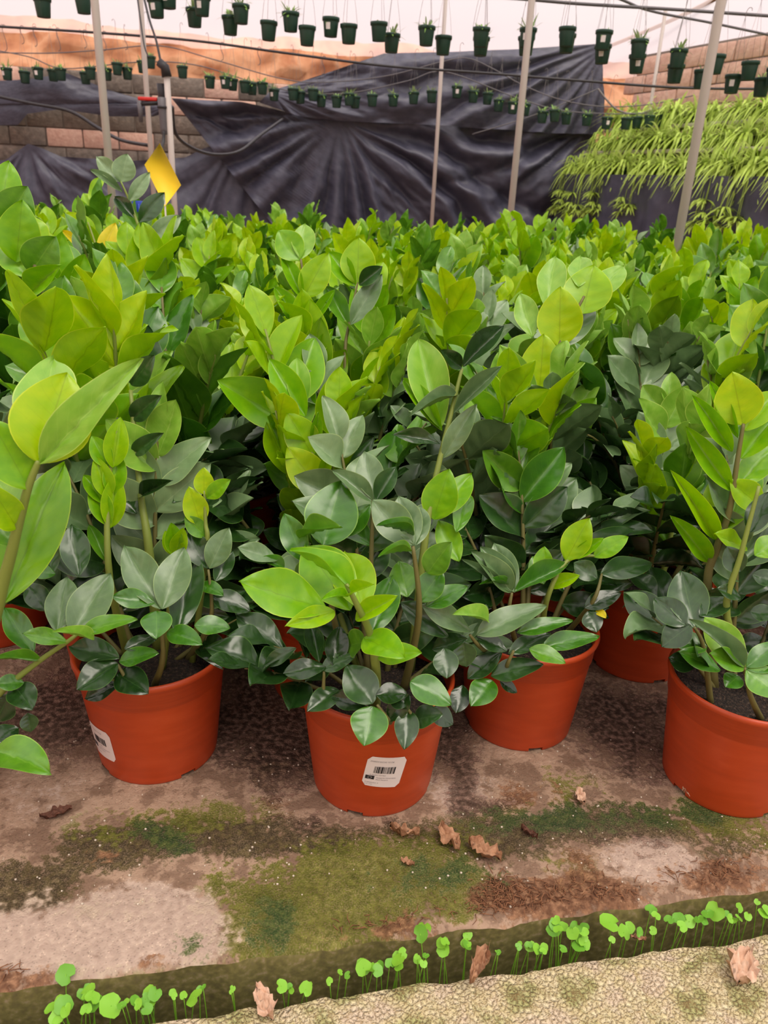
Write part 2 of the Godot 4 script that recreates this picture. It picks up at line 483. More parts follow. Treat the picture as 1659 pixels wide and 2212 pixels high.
# a stalk drawn through given places, from the soil of its plant; leaves: [x, y of foot, x, y of tip, width, tip depth minus foot depth, colour, shape, tilt of the face to the sky, roll]
func placed_stalk(o: Node3D, foot: Vector2, line: Array, thick: float, mat: String, leaves: Array) -> MeshInstance3D:
	var ctrl := PackedVector3Array([Vector3(foot.x, SOIL_H - 0.005, foot.y)])
	for p in line:
		ctrl.append(spot(p[0], p[1], p[2]) - o.position)
	var pts := smooth_line(ctrl, 5)
	var s: MeshInstance3D = part("stalk", tube(pts, thick, thick * 0.35, 8), M[mat], o)
	for l in leaves:
		var depth := nearest_depth(line, l[0], l[1])
		var a := spot(l[0], l[1], depth)
		var b := spot(l[2], l[3], depth + l[5])
		var dir := b - a
		var mid := (a + b) / 2.0
		var nrm := (EYE - mid).normalized().lerp(Vector3.UP, l[8] if l.size() > 8 else 0.25).normalized()
		var y := dir.normalized()
		if l.size() > 9: nrm = nrm.rotated(y, l[9])
		var w: float = l[4] * (depth + l[5] * 0.5) / FOCAL
		part("leaf", SHAPE[l[7]], M[l[6]], s, leaf_xf(a - o.position, dir, nrm, dir.length() * 1.02, w * 1.04))
	return s
func nearest_depth(line: Array, x: float, y: float) -> float:
	var best := 1e9
	var d := 1.0
	for i in line.size():
		var p: Array = line[i]
		var q: Array = line[mini(i + 1, line.size() - 1)]
		for k in 5:
			var t := k / 4.0
			var e := Vector2(lerpf(p[0], q[0], t) - x, lerpf(p[1], q[1], t) - y).length()
			if e < best:
				best = e
				d = lerpf(p[2], q[2], t)
	return d

# ------------------------------------------------------------------ the plants at the front of the bench
func front_plants() -> void:
	# the plant in the middle, label on its pot
	var o := potted(Vector3(0.0, 0, -0.932), "zz plant with fresh lime frond, barcode sticker on front of its orange pot", "", 0.0)
	o.get_child(0).rotation.y = 1.45
	sticker(o, 0.17, 0.089, -0.16)
	placed_stalk(o, Vector2(0.0, 0.045), [[812, 1450, 1.0], [800, 1370, 0.97], [768, 1300, 0.94], [748, 1262, 0.93]], 0.0075, "stem", [
		[706, 1318, 520, 1251, 104, -0.04, "lime_b", "flat", 0.45],
		[723, 1321, 621, 1349, 46, -0.05, "lime_a", "round", 0.2],
		[764, 1275, 632, 1173, 56, 0.0, "lime_b", "fold", 0.35, 0.5],
		[757, 1318, 659, 1172, 112, 0.05, "lime_b", "flat", 0.4],
		[785, 1318, 745, 1186, 92, 0.06, "lime_a", "flat", 0.3],
		[751, 1288, 802, 1258, 26, -0.03, "lime_a", "fold", 0.5],
		[751, 1288, 698, 1289, 24, -0.03, "lime_b", "fold", 0.5],
		[768, 1340, 856, 1285, 42, -0.02, "lime_a", "fold", 0.3],
		[786, 1378, 872, 1413, 76, -0.05, "lime_b", "round", 0.5],
		[812, 1418, 909, 1407, 52, -0.02, "lime_b", "flat", 0.4],
		[790, 1385, 745, 1395, 60, 0.04, "mid_b", "flat", 0.2],
		[800, 1370, 850, 1240, 70, 0.05, "mid_a", "flat", 0.2]])
	placed_stalk(o, Vector2(0.015, 0.06), [[842, 1560, 0.985], [815, 1522, 0.97]], 0.005, "stem_old", [
		[805, 1520, 748, 1433, 76, 0.02, "dark_b", "round", 0.35],
		[806, 1526, 787, 1610, 80, -0.03, "mid_a", "round", 0.45],
		[812, 1500, 880, 1497, 50, 0.0, "dark_c", "flat", 0.5],
		[800, 1530, 712, 1500, 45, 0.03, "dark_c", "flat", 0.4]])
	placed_stalk(o, Vector2(0.045, 0.05), [[900, 1560, 0.99], [880, 1530, 0.975]], 0.005, "stem_old", [
		[882, 1535, 874, 1618, 52, -0.03, "dark_a", "round", 0.4],
		[893, 1556, 954, 1540, 54, -0.02, "dark_b", "round", 0.5],
		[886, 1472, 978, 1519, 66, -0.01, "mid_a", "round", 0.5],
		[930, 1530, 980, 1565, 46, 0.0, "dark_c", "flat", 0.4],
		[884, 1520, 840, 1500, 46, 0.0, "dark_c", "flat", 0.4],
		[884, 1500, 835, 1560, 44, 0.0, "dark_c", "round", 0.3]])
	placed_stalk(o, Vector2(-0.06, 0.03), [[700, 1520, 1.02], [700, 1450, 1.0]], 0.005, "stem_old", [
		[732, 1490, 663, 1534, 50, -0.03, "dark_a", "round", 0.5],
		[704, 1441, 610, 1452, 46, -0.01, "dark_a", "flat", 0.5],
		[694, 1446, 766, 1415, 42, 0.0, "dark_b", "flat", 0.5],
		[640, 1400, 568, 1438, 32, 0.0, "dark_b", "flat", 0.4],
		[690, 1430, 668, 1340, 40, 0.03, "dark_a", "fold", 0.2],
		[720, 1440, 735, 1350, 50, 0.02, "dark_c", "flat", 0.2]])
	placed_stalk(o, Vector2(-0.04, -0.02), [[720, 1330, 1.03], [700, 1180, 1.0]], 0.006, "stem_old", [
		[698, 1178, 738, 1034, 112, 0.02, "mid_a", "round", 0.15],
		[655, 1212, 614, 1108, 56, 0.0, "mid_a", "flat", 0.2],
		[645, 1162, 731, 1128, 34, -0.05, "mid_b", "fold", 0.6],
		[600, 1210, 514, 1180, 42, -0.02, "grey_a", "flat", 0.5],
		[615, 1225, 560, 1205, 30, -0.02, "mid_a", "fold", 0.4],
		[700, 1200, 640, 1270, 60, 0.03, "mid_a", "flat", 0.3]])
	placed_stalk(o, Vector2(0.0, -0.01), [[800, 1330, 1.04], [806, 1080, 1.02]], 0.006, "stem_old", [
		[808, 1080, 788, 972, 60, 0.02, "grey_a", "flat", 0.3],
		[806, 1084, 718, 1010, 42, 0.0, "grey_a", "fold", 0.35],
		[812, 1082, 856, 1005, 42, 0.0, "dark_b", "fold", 0.3],
		[800, 1090, 740, 1160, 46, 0.0, "mid_a", "flat", 0.3],
		[805, 1180, 700, 1080, 60, 0.03, "mid_a", "flat", 0.3],
		[815, 1090, 868, 1150, 50, -0.01, "dark_a", "flat", 0.4]])
	placed_stalk(o, Vector2(0.04, 0.0), [[905, 1330, 1.02], [892, 1180, 0.98]], 0.0065, "stem_old", [
		[893, 1178, 805, 1078, 76, 0.0, "grey_a", "flat", 0.35],
		[895, 1176, 862, 1069, 64, 0.02, "grey_a", "flat", 0.3],
		[898, 1178, 908, 1090, 52, 0.03, "grey_a", "flat", 0.3],
		[894, 1156, 822, 1124, 30, -0.05, "mid_a", "fold", 0.6],
		[923, 1238, 972, 1172, 60, -0.03, "mid_b", "round", 0.2],
		[890, 1190, 820, 1192, 22, -0.04, "mid_b", "fold", 0.7],
		[905, 1300, 955, 1230, 60, 0.0, "mid_a", "flat", 0.2],
		[920, 1310, 1010, 1265, 48, 0.0, "mid_a", "flat", 0.4],
		[880, 1290, 862, 1210, 60, 0.02, "mid_b", "flat", 0.1]])
	placed_stalk(o, Vector2(0.05, -0.04), [[915, 1190, 1.1], [935, 1060, 1.1], [975, 890, 1.1], [998, 796, 1.1]], 0.0065, "stem", [
		[936, 1122, 970, 1013, 76, -0.02, "lime_b", "round", 0.1],
		[945, 1115, 1021, 1020, 58, 0.03, "lime_b", "flat", 0.1],
		[989, 852, 886, 888, 32, -0.04, "grey_a", "fold", 0.5],
		[998, 794, 944, 754, 34, -0.03, "dark_a", "cup", 0.2],
		[1000, 792, 1090, 697, 44, -0.01, "dark_a", "fold", 0.3],
		[980, 893, 1085, 784, 34, -0.02, "grey_a", "fold", 0.3],
		[956, 990, 1029, 872, 46, -0.02, "grey_a", "flat", 0.2],
		[950, 959, 850, 926, 32, -0.02, "dark_a", "droop", 0.4],
		[950, 925, 901, 718, 82, 0.06, "pale_a", "young", 0.2],
		[955, 930, 866, 806, 40, 0.04, "lime_b", "fold", 0.2],
		[992, 1213, 947, 1122, 52, 0.02, "lime_b", "flat", 0.2],
		[985, 1150, 1015, 1060, 40, 0.05, "mid_b", "flat", 0.2]])
	placed_stalk(o, Vector2(-0.03, -0.05), [[690, 1180, 1.14], [680, 1000, 1.15], [640, 880, 1.16]], 0.006, "stem", [
		[694, 1060, 620, 965, 76, -0.02, "lime_c", "round", 0.1],
		[676, 985, 620, 890, 72, -0.02, "lime_a", "round", 0.1],
		[696, 1040, 712, 965, 26, -0.02, "lime_a", "fold", 0.1],
		[680, 960, 688, 890, 26, -0.02, "lime_b", "fold", 0.1],
		[660, 900, 580, 770, 60, 0.0, "lime_b", "young", 0.15],
		[650, 890, 640, 765, 50, 0.03, "pale_a", "young", 0.15],
		[700, 1100, 745, 1060, 40, 0.02, "lime_b", "flat", 0.2]])
	skirt(o, 5, 0.2, PI - 0.2)
	skirt(o, 2, PI, PI + 0.6)
	add_frond(o, mid_fronds[1], 2.0, 0.03, 0.85, 0.1)
	add_frond(o, old_fronds[2], 1.2, 0.04, 0.9)

	# the plant in the pot with the sticker at its side
	o = potted(Vector3(-0.337, 0, -0.974), "zz plant with paired grey-green leaves, barcode sticker wrapping round its orange pot's side", "", 0.0)
	o.get_child(0).rotation.y = 0.9
	sticker(o, -0.68, 0.064, 0.05)
	placed_stalk(o, Vector2(0.02, 0.06), [[352, 1420, 1.03], [345, 1320, 1.0]], 0.0055, "stem_old", [
		[347, 1316, 268, 1174, 74, 0.03, "grey_a", "flat", 0.3],
		[350, 1316, 398, 1180, 74, 0.03, "grey_a", "flat", 0.3],
		[334, 1303, 241, 1286, 44, -0.02, "mid_a", "flat", 0.45],
		[338, 1320, 338, 1377, 64, -0.03, "mid_a", "round", 0.5],
		[362, 1365, 436, 1387, 50, -0.02, "mid_a", "round", 0.5],
		[420, 1350, 497, 1354, 48, 0.0, "mid_a", "flat", 0.5],
		[380, 1370, 425, 1190, 66, 0.06, "dark_b", "flat", 0.1]])
	placed_stalk(o, Vector2(-0.05, 0.05), [[275, 1480, 1.02], [254, 1435, 1.0]], 0.005, "stem_old", [
		[254, 1432, 162, 1487, 68, -0.03, "dark_a", "round", 0.55],
		[257, 1429, 340, 1408, 46, -0.01, "mid_a", "flat", 0.5],
		[253, 1455, 320, 1494, 66, -0.02, "dark_c", "round", 0.4],
		[258, 1478, 180, 1508, 40, 0.0, "dark_c", "flat", 0.4],
		[258, 1422, 146, 1392, 56, 0.02, "dark_b", "flat", 0.5],
		[268, 1402, 342, 1374, 36, 0.02, "dark_a", "flat", 0.5]])
	placed_stalk(o, Vector2(0.05, -0.01), [[455, 1340, 1.08], [450, 1230, 1.07]], 0.005, "stem_old", [
		[452, 1228, 494, 1140, 54, 0.0, "grey_a", "flat", 0.25],
		[449, 1228, 408, 1148, 54, 0.0, "dark_a", "flat", 0.25],
		[464, 1256, 504, 1188, 38, 0.02, "dark_b", "flat", 0.2],
		[434, 1260, 482, 1284, 34, -0.02, "mid_a", "flat", 0.5],
		[456, 1285, 542, 1318, 54, 0.0, "dark_a", "flat", 0.5]])
	placed_stalk(o, Vector2(-0.04, -0.01), [[237, 1250, 1.06], [233, 1071, 1.05], [250, 930, 1.04]], 0.0065, "stem", [
		[236, 1135, 196, 1040, 46, -0.01, "lime_b", "young", 0.1],
		[240, 1140, 252, 1020, 50, -0.01, "lime_a", "young", 0.1],
		[232, 1090, 178, 1022, 36, 0.0, "lime_b", "fold", 0.1],
		[236, 1075, 206, 985, 44, -0.02, "lime_a", "young", 0.1],
		[240, 1070, 258, 978, 48, 0.0, "lime_b", "young", 0.1],
		[236, 1010, 198, 940, 44, -0.01, "lime_b", "young", 0.1],
		[244, 1010, 260, 900, 50, -0.01, "lime_a", "young", 0.1],
		[232, 1215, 190, 1128, 30, 0.01, "mid_b", "fold", 0.1]])
	placed_stalk(o, Vector2(0.0, -0.03), [[322, 1190, 1.12], [303, 1060, 1.12], [282, 843, 1.12]], 0.0085, "stem", [
		[284, 905, 342, 855, 46, -0.04, "dark_b", "round", 0.2],
		[287, 981, 346, 936, 36, -0.04, "dark_b", "round", 0.2],
		[301, 1075, 364, 1036, 30, -0.04, "dark_a", "fold", 0.3],
		[284, 832, 330, 768, 50, -0.03, "dark_b", "round", 0.2],
		[295, 1110, 250, 1050, 40, 0.0, "dark_a", "flat", 0.2],
		[280, 960, 235, 900, 44, 0.02, "dark_a", "flat", 0.2]])
	placed_stalk(o, Vector2(0.02, 0.02), [[378, 1230, 1.06], [380, 1190, 1.05]], 0.006, "stem", [
		[382, 1200, 368, 1122, 40, -0.02, "lime_b", "cup", 0.1],
		[380, 1200, 398, 1132, 36, -0.02, "lime_a", "cup", 0.1],
		[376, 1200, 356, 1145, 30, 0.0, "lime_a", "cup", 0.1]])
	placed_stalk(o, Vector2(0.06, 0.0), [[446, 1190, 1.08], [444, 1130, 1.07], [441, 1060, 1.06]], 0.005, "stem", [
		[434, 1132, 408, 1052, 52, -0.02, "lime_c", "round", 0.1],
		[441, 1068, 440, 1010, 42, -0.01, "lime_c", "round", 0.1],
		[446, 1076, 495, 1036, 36, -0.02, "lime_b", "flat", 0.2],
		[445, 1160, 400, 1115, 38, -0.02, "mid_b", "flat", 0.2]])
	skirt(o, 5, 0.0, PI)
	add_frond(o, old_fronds[0], 2.6, 0.04, 0.95)
	add_frond(o, mid_fronds[2], 1.6, 0.03, 0.95)
	add_frond(o, old_fronds[5], 0.9, 0.05, 0.8)

	# the plant just right of the middle one, half behind it
	o = potted(Vector3(0.243, 0, -1.086), "zz plant with drooping dusty leaves over its pot rim, beside the front-sticker pot", "", 0.0)
	o.get_child(0).rotation.y = 1.9
	placed_stalk(o, Vector2(-0.05, 0.06), [[1040, 1400, 1.08], [1015, 1371, 1.05]], 0.005, "stem_old", [
		[1028, 1372, 1180, 1304, 62, 0.0, "grey_a", "flat", 0.5],
		[1016, 1364, 912, 1304, 52, -0.02, "grey_a", "flat", 0.5],
		[968, 1376, 866, 1298, 56, 0.0, "dark_b", "flat", 0.4],
		[1056, 1342, 986, 1319, 42, -0.04, "pale_a", "fold", 0.5],
		[1000, 1385, 1008, 1442, 50, 0.0, "dark_a", "flat", 0.4],
		[1010, 1380, 930, 1400, 46, 0.02, "dark_a", "flat", 0.5],
		[960, 1400, 966, 1465, 54, -0.02, "dark_b", "flat", 0.4]])
	placed_stalk(o, Vector2(-0.03, 0.07), [[1095, 1440, 1.08], [1110, 1405, 1.06]], 0.005, "stem_old", [
		[1116, 1367, 1238, 1337, 40, 0.0, "mid_a", "flat", 0.5],
		[1170, 1397, 1297, 1371, 48, 0.02, "mid_a", "flat", 0.5],
		[1143, 1401, 1222, 1430, 42, -0.02, "mid_b", "flat", 0.5],
		[1060, 1460, 1172, 1432, 54, -0.02, "dark_b", "flat", 0.5],
		[1064, 1470, 1018, 1523, 58, -0.03, "mid_a", "round", 0.45],
		[1010, 1466, 1084, 1406, 46, 0.0, "dark_a", "flat", 0.4],
		[1098, 1412, 1192, 1366, 40, 0.02, "dark_b", "flat", 0.5],
		[1096, 1406, 1030, 1374, 38, 0.0, "dark_a", "flat", 0.5],
		[1080, 1470, 1118, 1496, 26, 0.0, "dark_c", "flat", 0.4],
		[1000, 1480, 985, 1540, 44, -0.02, "dark_c", "flat", 0.4]])
	placed_stalk(o, Vector2(-0.02, 0.03), [[1100, 1330, 1.1], [1106, 1280, 1.08]], 0.005, "stem_old", [
		[1104, 1280, 1024, 1188, 52, -0.01, "grey_a", "fold", 0.4],
		[1106, 1278, 1040, 1176, 52, 0.01, "grey_a", "fold", 0.4],
		[1112, 1280, 1068, 1170, 54, 0.03, "grey_a", "flat", 0.4],
		[1080, 1268, 1002, 1206, 24, -0.02, "grey_a", "fold", 0.3],
		[1112, 1278, 1232, 1210, 42, 0.0, "mid_a", "fold", 0.4],
		[1100, 1262, 1040, 1256, 16, -0.03, "mid_a", "fold", 0.5]])
	placed_stalk(o, Vector2(0.02, 0.02), [[1180, 1300, 1.1], [1225, 1212, 1.09], [1290, 1200, 1.1]], 0.005, "stem", [
		[1222, 1211, 1272, 1120, 62, -0.02, "lime_a", "flat", 0.15],
		[1238, 1207, 1304, 1161, 28, -0.02, "lime_b", "fold", 0.2],
		[1282, 1203, 1357, 1158, 42, -0.01, "lime_b", "flat", 0.3],
		[1190, 1270, 1252, 1241, 30, -0.02, "lime_a", "fold", 0.3],
		[1170, 1246, 1176, 1180, 40, 0.0, "lime_b", "flat", 0.2],
		[1175, 1262, 1150, 1200, 40, 0.02, "mid_b", "flat", 0.2]])
	placed_stalk(o, Vector2(0.06, -0.01), [[1280, 1300, 1.16], [1300, 1240, 1.18]], 0.005, "stem_old", [
		[1297, 1240, 1412, 1214, 56, 0.02, "dark_b", "flat", 0.4],
		[1262, 1313, 1342, 1278, 42, 0.0, "dark_c", "flat", 0.4],
		[1290, 1250, 1240, 1215, 44, 0.0, "dark_b", "flat", 0.3],
		[1288, 1316, 1309, 1334, 18, -0.02, "yellow_a", "flat", 0.3],
		[1270, 1320, 1290, 1365, 44, -0.02, "dark_a", "flat", 0.4]])
	skirt(o, 5, 0.3, PI - 0.3)
	add_frond(o, old_fronds[3], 0.6, 0.05, 0.9)
	add_frond(o, mid_fronds[0], 1.7, 0.03, 0.9)
	add_frond(o, old_fronds[7], 2.6, 0.05, 0.85)
	add_frond(o, old_fronds[8], 1.5, 0.03, 0.95)

	# the plant cut by the picture's edge, its pot in full light
	o = potted(Vector3(0.546, 0, -0.962), "zz plant with upright lime frond on dark brown stalk, in unmarked orange pot", "", 0.0)
	o.get_child(0).rotation.y = 2.15
	placed_stalk(o, Vector2(-0.04, -0.01), [[1528, 1265, 1.12], [1550, 1181, 1.1], [1576, 1100, 1.08], [1592, 1000, 1.06], [1606, 915, 1.05]], 0.0075, "stem_old", [
		[1605, 918, 1582, 804, 96, -0.02, "lime_c", "round", 0.1],
		[1582, 976, 1496, 851, 40, 0.0, "lime_b", "fold", 0.1],
		[1594, 946, 1531, 816, 30, 0.02, "lime_b", "fold", 0.1],
		[1580, 1060, 1482, 920, 46, 0.0, "lime_b", "young", 0.1],
		[1547, 1166, 1456, 1018, 42, -0.03, "lime_a", "fold", 0.2],
		[1532, 1214, 1454, 1115, 44, -0.02, "lime_b", "fold", 0.2],
		[1652, 1103, 1579, 1037, 60, -0.02, "lime_a", "flat", 0.3],
		[1614, 1186, 1549, 1151, 44, -0.04, "lime_a", "flat", 0.4],
		[1605, 930, 1680, 840, 60, 0.0, "lime_a", "young", 0.2],
		[1600, 990, 1690, 880, 60, 0.0, "lime_b", "young", 0.2],
		[1590, 1050, 1680, 960, 60, 0.02, "lime_b", "flat", 0.2],
		[1560, 1150, 1640, 1000, 64, 0.05, "lime_b", "flat", 0.1],
		[1550, 1170, 1540, 1030, 56, 0.05, "lime_a", "flat", 0.1]])
	placed_stalk(o, Vector2(-0.06, 0.03), [[1520, 1400, 1.08], [1500, 1355, 1.06]], 0.005, "stem_old", [
		[1502, 1359, 1471, 1229, 82, 0.04, "dark_b", "flat", 0.2],
		[1482, 1352, 1412, 1288, 60, 0.03, "dark_a", "round", 0.3],
		[1492, 1350, 1428, 1396, 58, 0.0, "dark_a", "round", 0.45],
		[1527, 1398, 1449, 1380, 52, 0.0, "mid_a", "round", 0.5],
		[1500, 1440, 1445, 1420, 46, 0.0, "dark_c", "flat", 0.4],
		[1556, 1448, 1468, 1405, 48, -0.02, "mid_a", "flat", 0.5],
		[1510, 1330, 1580, 1290, 50, 0.03, "dark_a", "flat", 0.4]])
	placed_stalk(o, Vector2(0.0, 0.06), [[1620, 1500, 1.02], [1609, 1443, 0.99]], 0.005, "stem_old", [
		[1608, 1441, 1497, 1334, 42, 0.0, "grey_a", "fold", 0.4],
		[1608, 1440, 1523, 1332, 70, 0.02, "pale_a", "flat", 0.35],
		[1607, 1443, 1537, 1410, 52, -0.02, "mid_b", "flat", 0.5],
		[1612, 1441, 1690, 1385, 46, 0.0, "mid_a", "flat", 0.4],
		[1612, 1445, 1690, 1420, 50, 0.0, "mid_a", "flat", 0.5],
		[1612, 1446, 1690, 1505, 74, -0.03, "mid_b", "flat", 0.5],
		[1596, 1460, 1568, 1483, 42, -0.01, "mid_a", "round", 0.5]])
	placed_stalk(o, Vector2(0.02, 0.0), [[1570, 1330, 1.08], [1600, 1200, 1.05], [1640, 1050, 1.03]], 0.0065, "stem", [
		[1620, 1150, 1660, 1060, 50, 0.0, "dark_a", "round", 0.2],
		[1600, 1235, 1570, 1180, 50, 0.0, "dark_a", "round", 0.2],
		[1630, 1200, 1690, 1160, 50, 0.0, "lime_b", "flat", 0.2],
		[1600, 1290, 1552, 1270, 34, -0.02, "dark_a", "flat", 0.4],
		[1625, 1240, 1690, 1260, 40, -0.02, "dark_a", "flat", 0.4],
		[1620, 1320, 1680, 1330, 40, -0.02, "dark_a", "flat", 0.4]])
	skirt(o, 5, 0.0, PI)
	add_frond(o, old_fronds[1], 0.3, 0.04, 0.95)
	add_frond(o, young_fronds[6], 0.6, 0.03, 0.95)
	add_frond(o, mid_fronds[4], 2.0, 0.03, 0.9)

	# the plant outside the frame whose near frond reaches in
	o = potted(Vector3(-0.64, 0, -0.86), "zz plant with very large bright lime leaves and low arching grey-green stalk", "", 0.0)
	placed_stalk(o, Vector2(0.03, 0.0), [[-40, 1400, 0.9], [12, 1240, 0.84], [40, 1130, 0.81], [62, 1050, 0.79], [84, 995, 0.78]], 0.0085, "stem", [
		[84, 1000, 145, 801, 160, 0.0, "lime_c", "round", 0.1],
		[86, 1002, 296, 772, 92, -0.04, "pale_a", "flat", 0.5, 0.25],
		[74, 985, 117, 758, 120, 0.1, "pale_a", "flat", 0.15],
		[64, 1058, -20, 905, 100, -0.03, "lime_b", "flat", 0.15],
		[38, 1142, -20, 1050, 66, -0.05, "lime_a", "round", 0.15],
		[6, 1305, 140, 992, 118, 0.07, "lime_b", "flat", 0.2],
		[30, 1180, -20, 1110, 60, 0.0, "mid_b", "flat", 0.3],
		[40, 1120, -30, 990, 90, 0.04, "pale_a", "flat", 0.3]])
	placed_stalk(o, Vector2(0.06, 0.03), [[-30, 1520, 0.98], [20, 1478, 0.97], [90, 1424, 0.96], [146, 1386, 0.95], [174, 1364, 0.95]], 0.0055, "stem", [
		[122, 1366, 146, 1243, 66, 0.04, "grey_a", "flat", 0.3],
		[152, 1370, 239, 1236, 82, 0.04, "grey_a", "flat", 0.3],
		[175, 1363, 294, 1334, 44, 0.0, "mid_b", "flat", 0.5],
		[146, 1387, 50, 1366, 38, -0.03, "mid_b", "flat", 0.5],
		[204, 1382, 120, 1358, 28, -0.04, "pale_a", "fold", 0.5],
		[72, 1412, 8, 1307, 52, 0.03, "mid_a", "flat", 0.3],
		[91, 1427, -18, 1418, 26, -0.02, "mid_b", "fold", 0.5],
		[30, 1480, 70, 1530, 60, -0.02, "dark_a", "round", 0.5],
		[52, 1475, -10, 1475, 36, -0.02, "mid_a", "flat", 0.4],
		[60, 1540, 66, 1582, 36, 0.0, "dark_a", "flat", 0.4],
		[20, 1500, -10, 1560, 60, 0.0, "dark_c", "flat", 0.4]])
	placed_stalk(o, Vector2(0.07, 0.06), [[-30, 1600, 0.93], [-12, 1618, 0.92]], 0.005, "stem_old", [
		[-12, 1618, 103, 1658, 86, -0.06, "mid_b", "round", 0.55],
		[-10, 1600, 40, 1570, 50, 0.02, "dark_c", "flat", 0.5]])
	placed_stalk(o, Vector2(0.0, -0.06), [[10, 1300, 1.0], [20, 1150, 1.05]], 0.006, "stem_old", [
		[70, 1200, 100, 1130, 60, 0.02, "dark_a", "flat", 0.2],
		[110, 1245, 80, 1140, 60, 0.0, "dark_b", "flat", 0.2],
		[170, 1245, 155, 1130, 60, 0.02, "dark_b", "flat", 0.2],
		[120, 1240, 60, 1230, 34, -0.02, "mid_a", "flat", 0.4],
		[60, 1260, 100, 1320, 50, 0.0, "dark_a", "flat", 0.4]])
	add_frond(o, mid_fronds[3], 0.4, 0.03, 0.95)
	add_frond(o, old_fronds[4], 0.9, 0.04, 0.9)

	# the pot standing back in the shade
	o = potted(Vector3(0.50, 0, -1.29), "dark-leaved zz plant in shaded red-brown pot standing behind the front row", "", 0.0)
	o.get_child(0).rotation.y = 0.4
	fill_plant(o, 5, 2, 2, 0, 0.9)
	skirt(o, 5, -0.2, PI + 0.2)
	o = potted(Vector3(-0.095, 0, -1.165), "potted zz plant half hidden right behind the pot with the front sticker", "", 0.0)
	fill_plant(o, 3, 2, 2, 1, 0.92)
	skirt(o, 6)

# the sticker wraps round the pot: angle from the front, middle height, tilt
func sticker(o: Node3D, angle: float, mid: float, tilt: float) -> void:
	var w := 0.052
	var h := 0.056
	var wrap := func(u: float, v: float, lift: float) -> Vector3:
		var p := Vector2(u, v).rotated(tilt)
		var y := mid + p.y
		var r: float = pot_wall(y) + lift
		var a: float = angle + p.x / 0.094
		return Vector3(sin(a) * r, y, cos(a) * r)
	var patch := func(u0: float, u1: float, v0: float, v1: float, lift: float, corner: float) -> ArrayMesh:
		var pts := PackedVector3Array()
		var uvs := PackedVector2Array()
		for j in 9:
			var v := lerpf(v0, v1, j / 8.0)
			var cut := 0.0
			var edge := minf(v - v0, v1 - v)
			if corner > 0.0 and edge < corner: cut = corner - sqrt(maxf(0.0, corner * corner - (corner - edge) * (corner - edge)))
			for i in 9:
				pts.append(wrap.call(lerpf(u0 + cut, u1 - cut, i / 8.0), v, lift))
				uvs.append(Vector2(i / 8.0, j / 8.0))
		return sheet(pts, uvs, 8, 8, true)
	var s: MeshInstance3D = part("sticker", patch.call(-w / 2, w / 2, -h / 2, h / 2, 0.0006, 0.005), M.paper, o)
	var bars := [[0.0, 0.4], [0.9, 0.5], [2.2, 0.9], [3.6, 1.3], [5.3, 0.6], [6.4, 1.6], [8.4, 0.5], [9.3, 0.4], [10.4, 0.5], [11.8, 0.4], [12.7, 0.7], [14.0, 0.5], [15.0, 1.2], [16.9, 0.5], [18.0, 1.4]]
	for b in bars:
		var u: float = -0.0145 + b[0] * 0.00145
		part("bar", patch.call(u, u + b[1] * 0.00145, -0.002, 0.0105, 0.0009, 0.0), M.ink, s)
	var flag: MeshInstance3D = part("flag_emblem", patch.call(-0.0235, -0.0115, -0.0145, -0.0075, 0.0009, 0.0), M.ink, s)
	for k in 12:
		var c := Vector2(-0.0175 + cos(TAU * k / 12) * 0.0024, -0.011 + sin(TAU * k / 12) * 0.0024)
		part("star", patch.call(c.x - 0.0003, c.x + 0.0003, c.y - 0.0003, c.y + 0.0003, 0.0011, 0.0), M.paper, flag)
	for line in [["ZAMIOCULCAS 19 CM", -0.022, 0.0195, 0.0032, "grey_ink"], ["8 436557 337402", -0.0185, -0.0058, 0.0028, "grey_ink"], ["Pasaporte Fitosanitario", -0.009, -0.0105, 0.0026, "grey_ink"], ["Plant Passport", -0.009, -0.0142, 0.0026, "grey_ink"], ["A Zamioculcas  B", -0.0225, -0.0205, 0.0024, "grey_ink"], ["C 01  D ES", -0.0225, -0.024, 0.0024, "grey_ink"]]:
		var tm := TextMesh.new()
		var f := SystemFont.new()
		f.font_names = PackedStringArray(["Droid Sans"])
		tm.font = f
		tm.text = line[0]
		tm.font_size = 16
		tm.pixel_size = line[3] / 16.0
		tm.depth = 0.0
		tm.curve_step = 4.0
		tm.horizontal_alignment = HORIZONTAL_ALIGNMENT_LEFT
		var arr := tm.get_mesh_arrays()
		var vs: PackedVector3Array = arr[Mesh.ARRAY_VERTEX]
		for i in vs.size():
			vs[i] = wrap.call(line[1] + vs[i].x, line[2] + vs[i].y, 0.0009)
		var st := st_new()
		var idx = arr[Mesh.ARRAY_INDEX]
		if idx != null and idx.size() > 0:
			for i in idx: st.add_vertex(vs[i])
		else:
			for v in vs: st.add_vertex(v)
		part("lettering", done(st, false), M[line[4]], s)

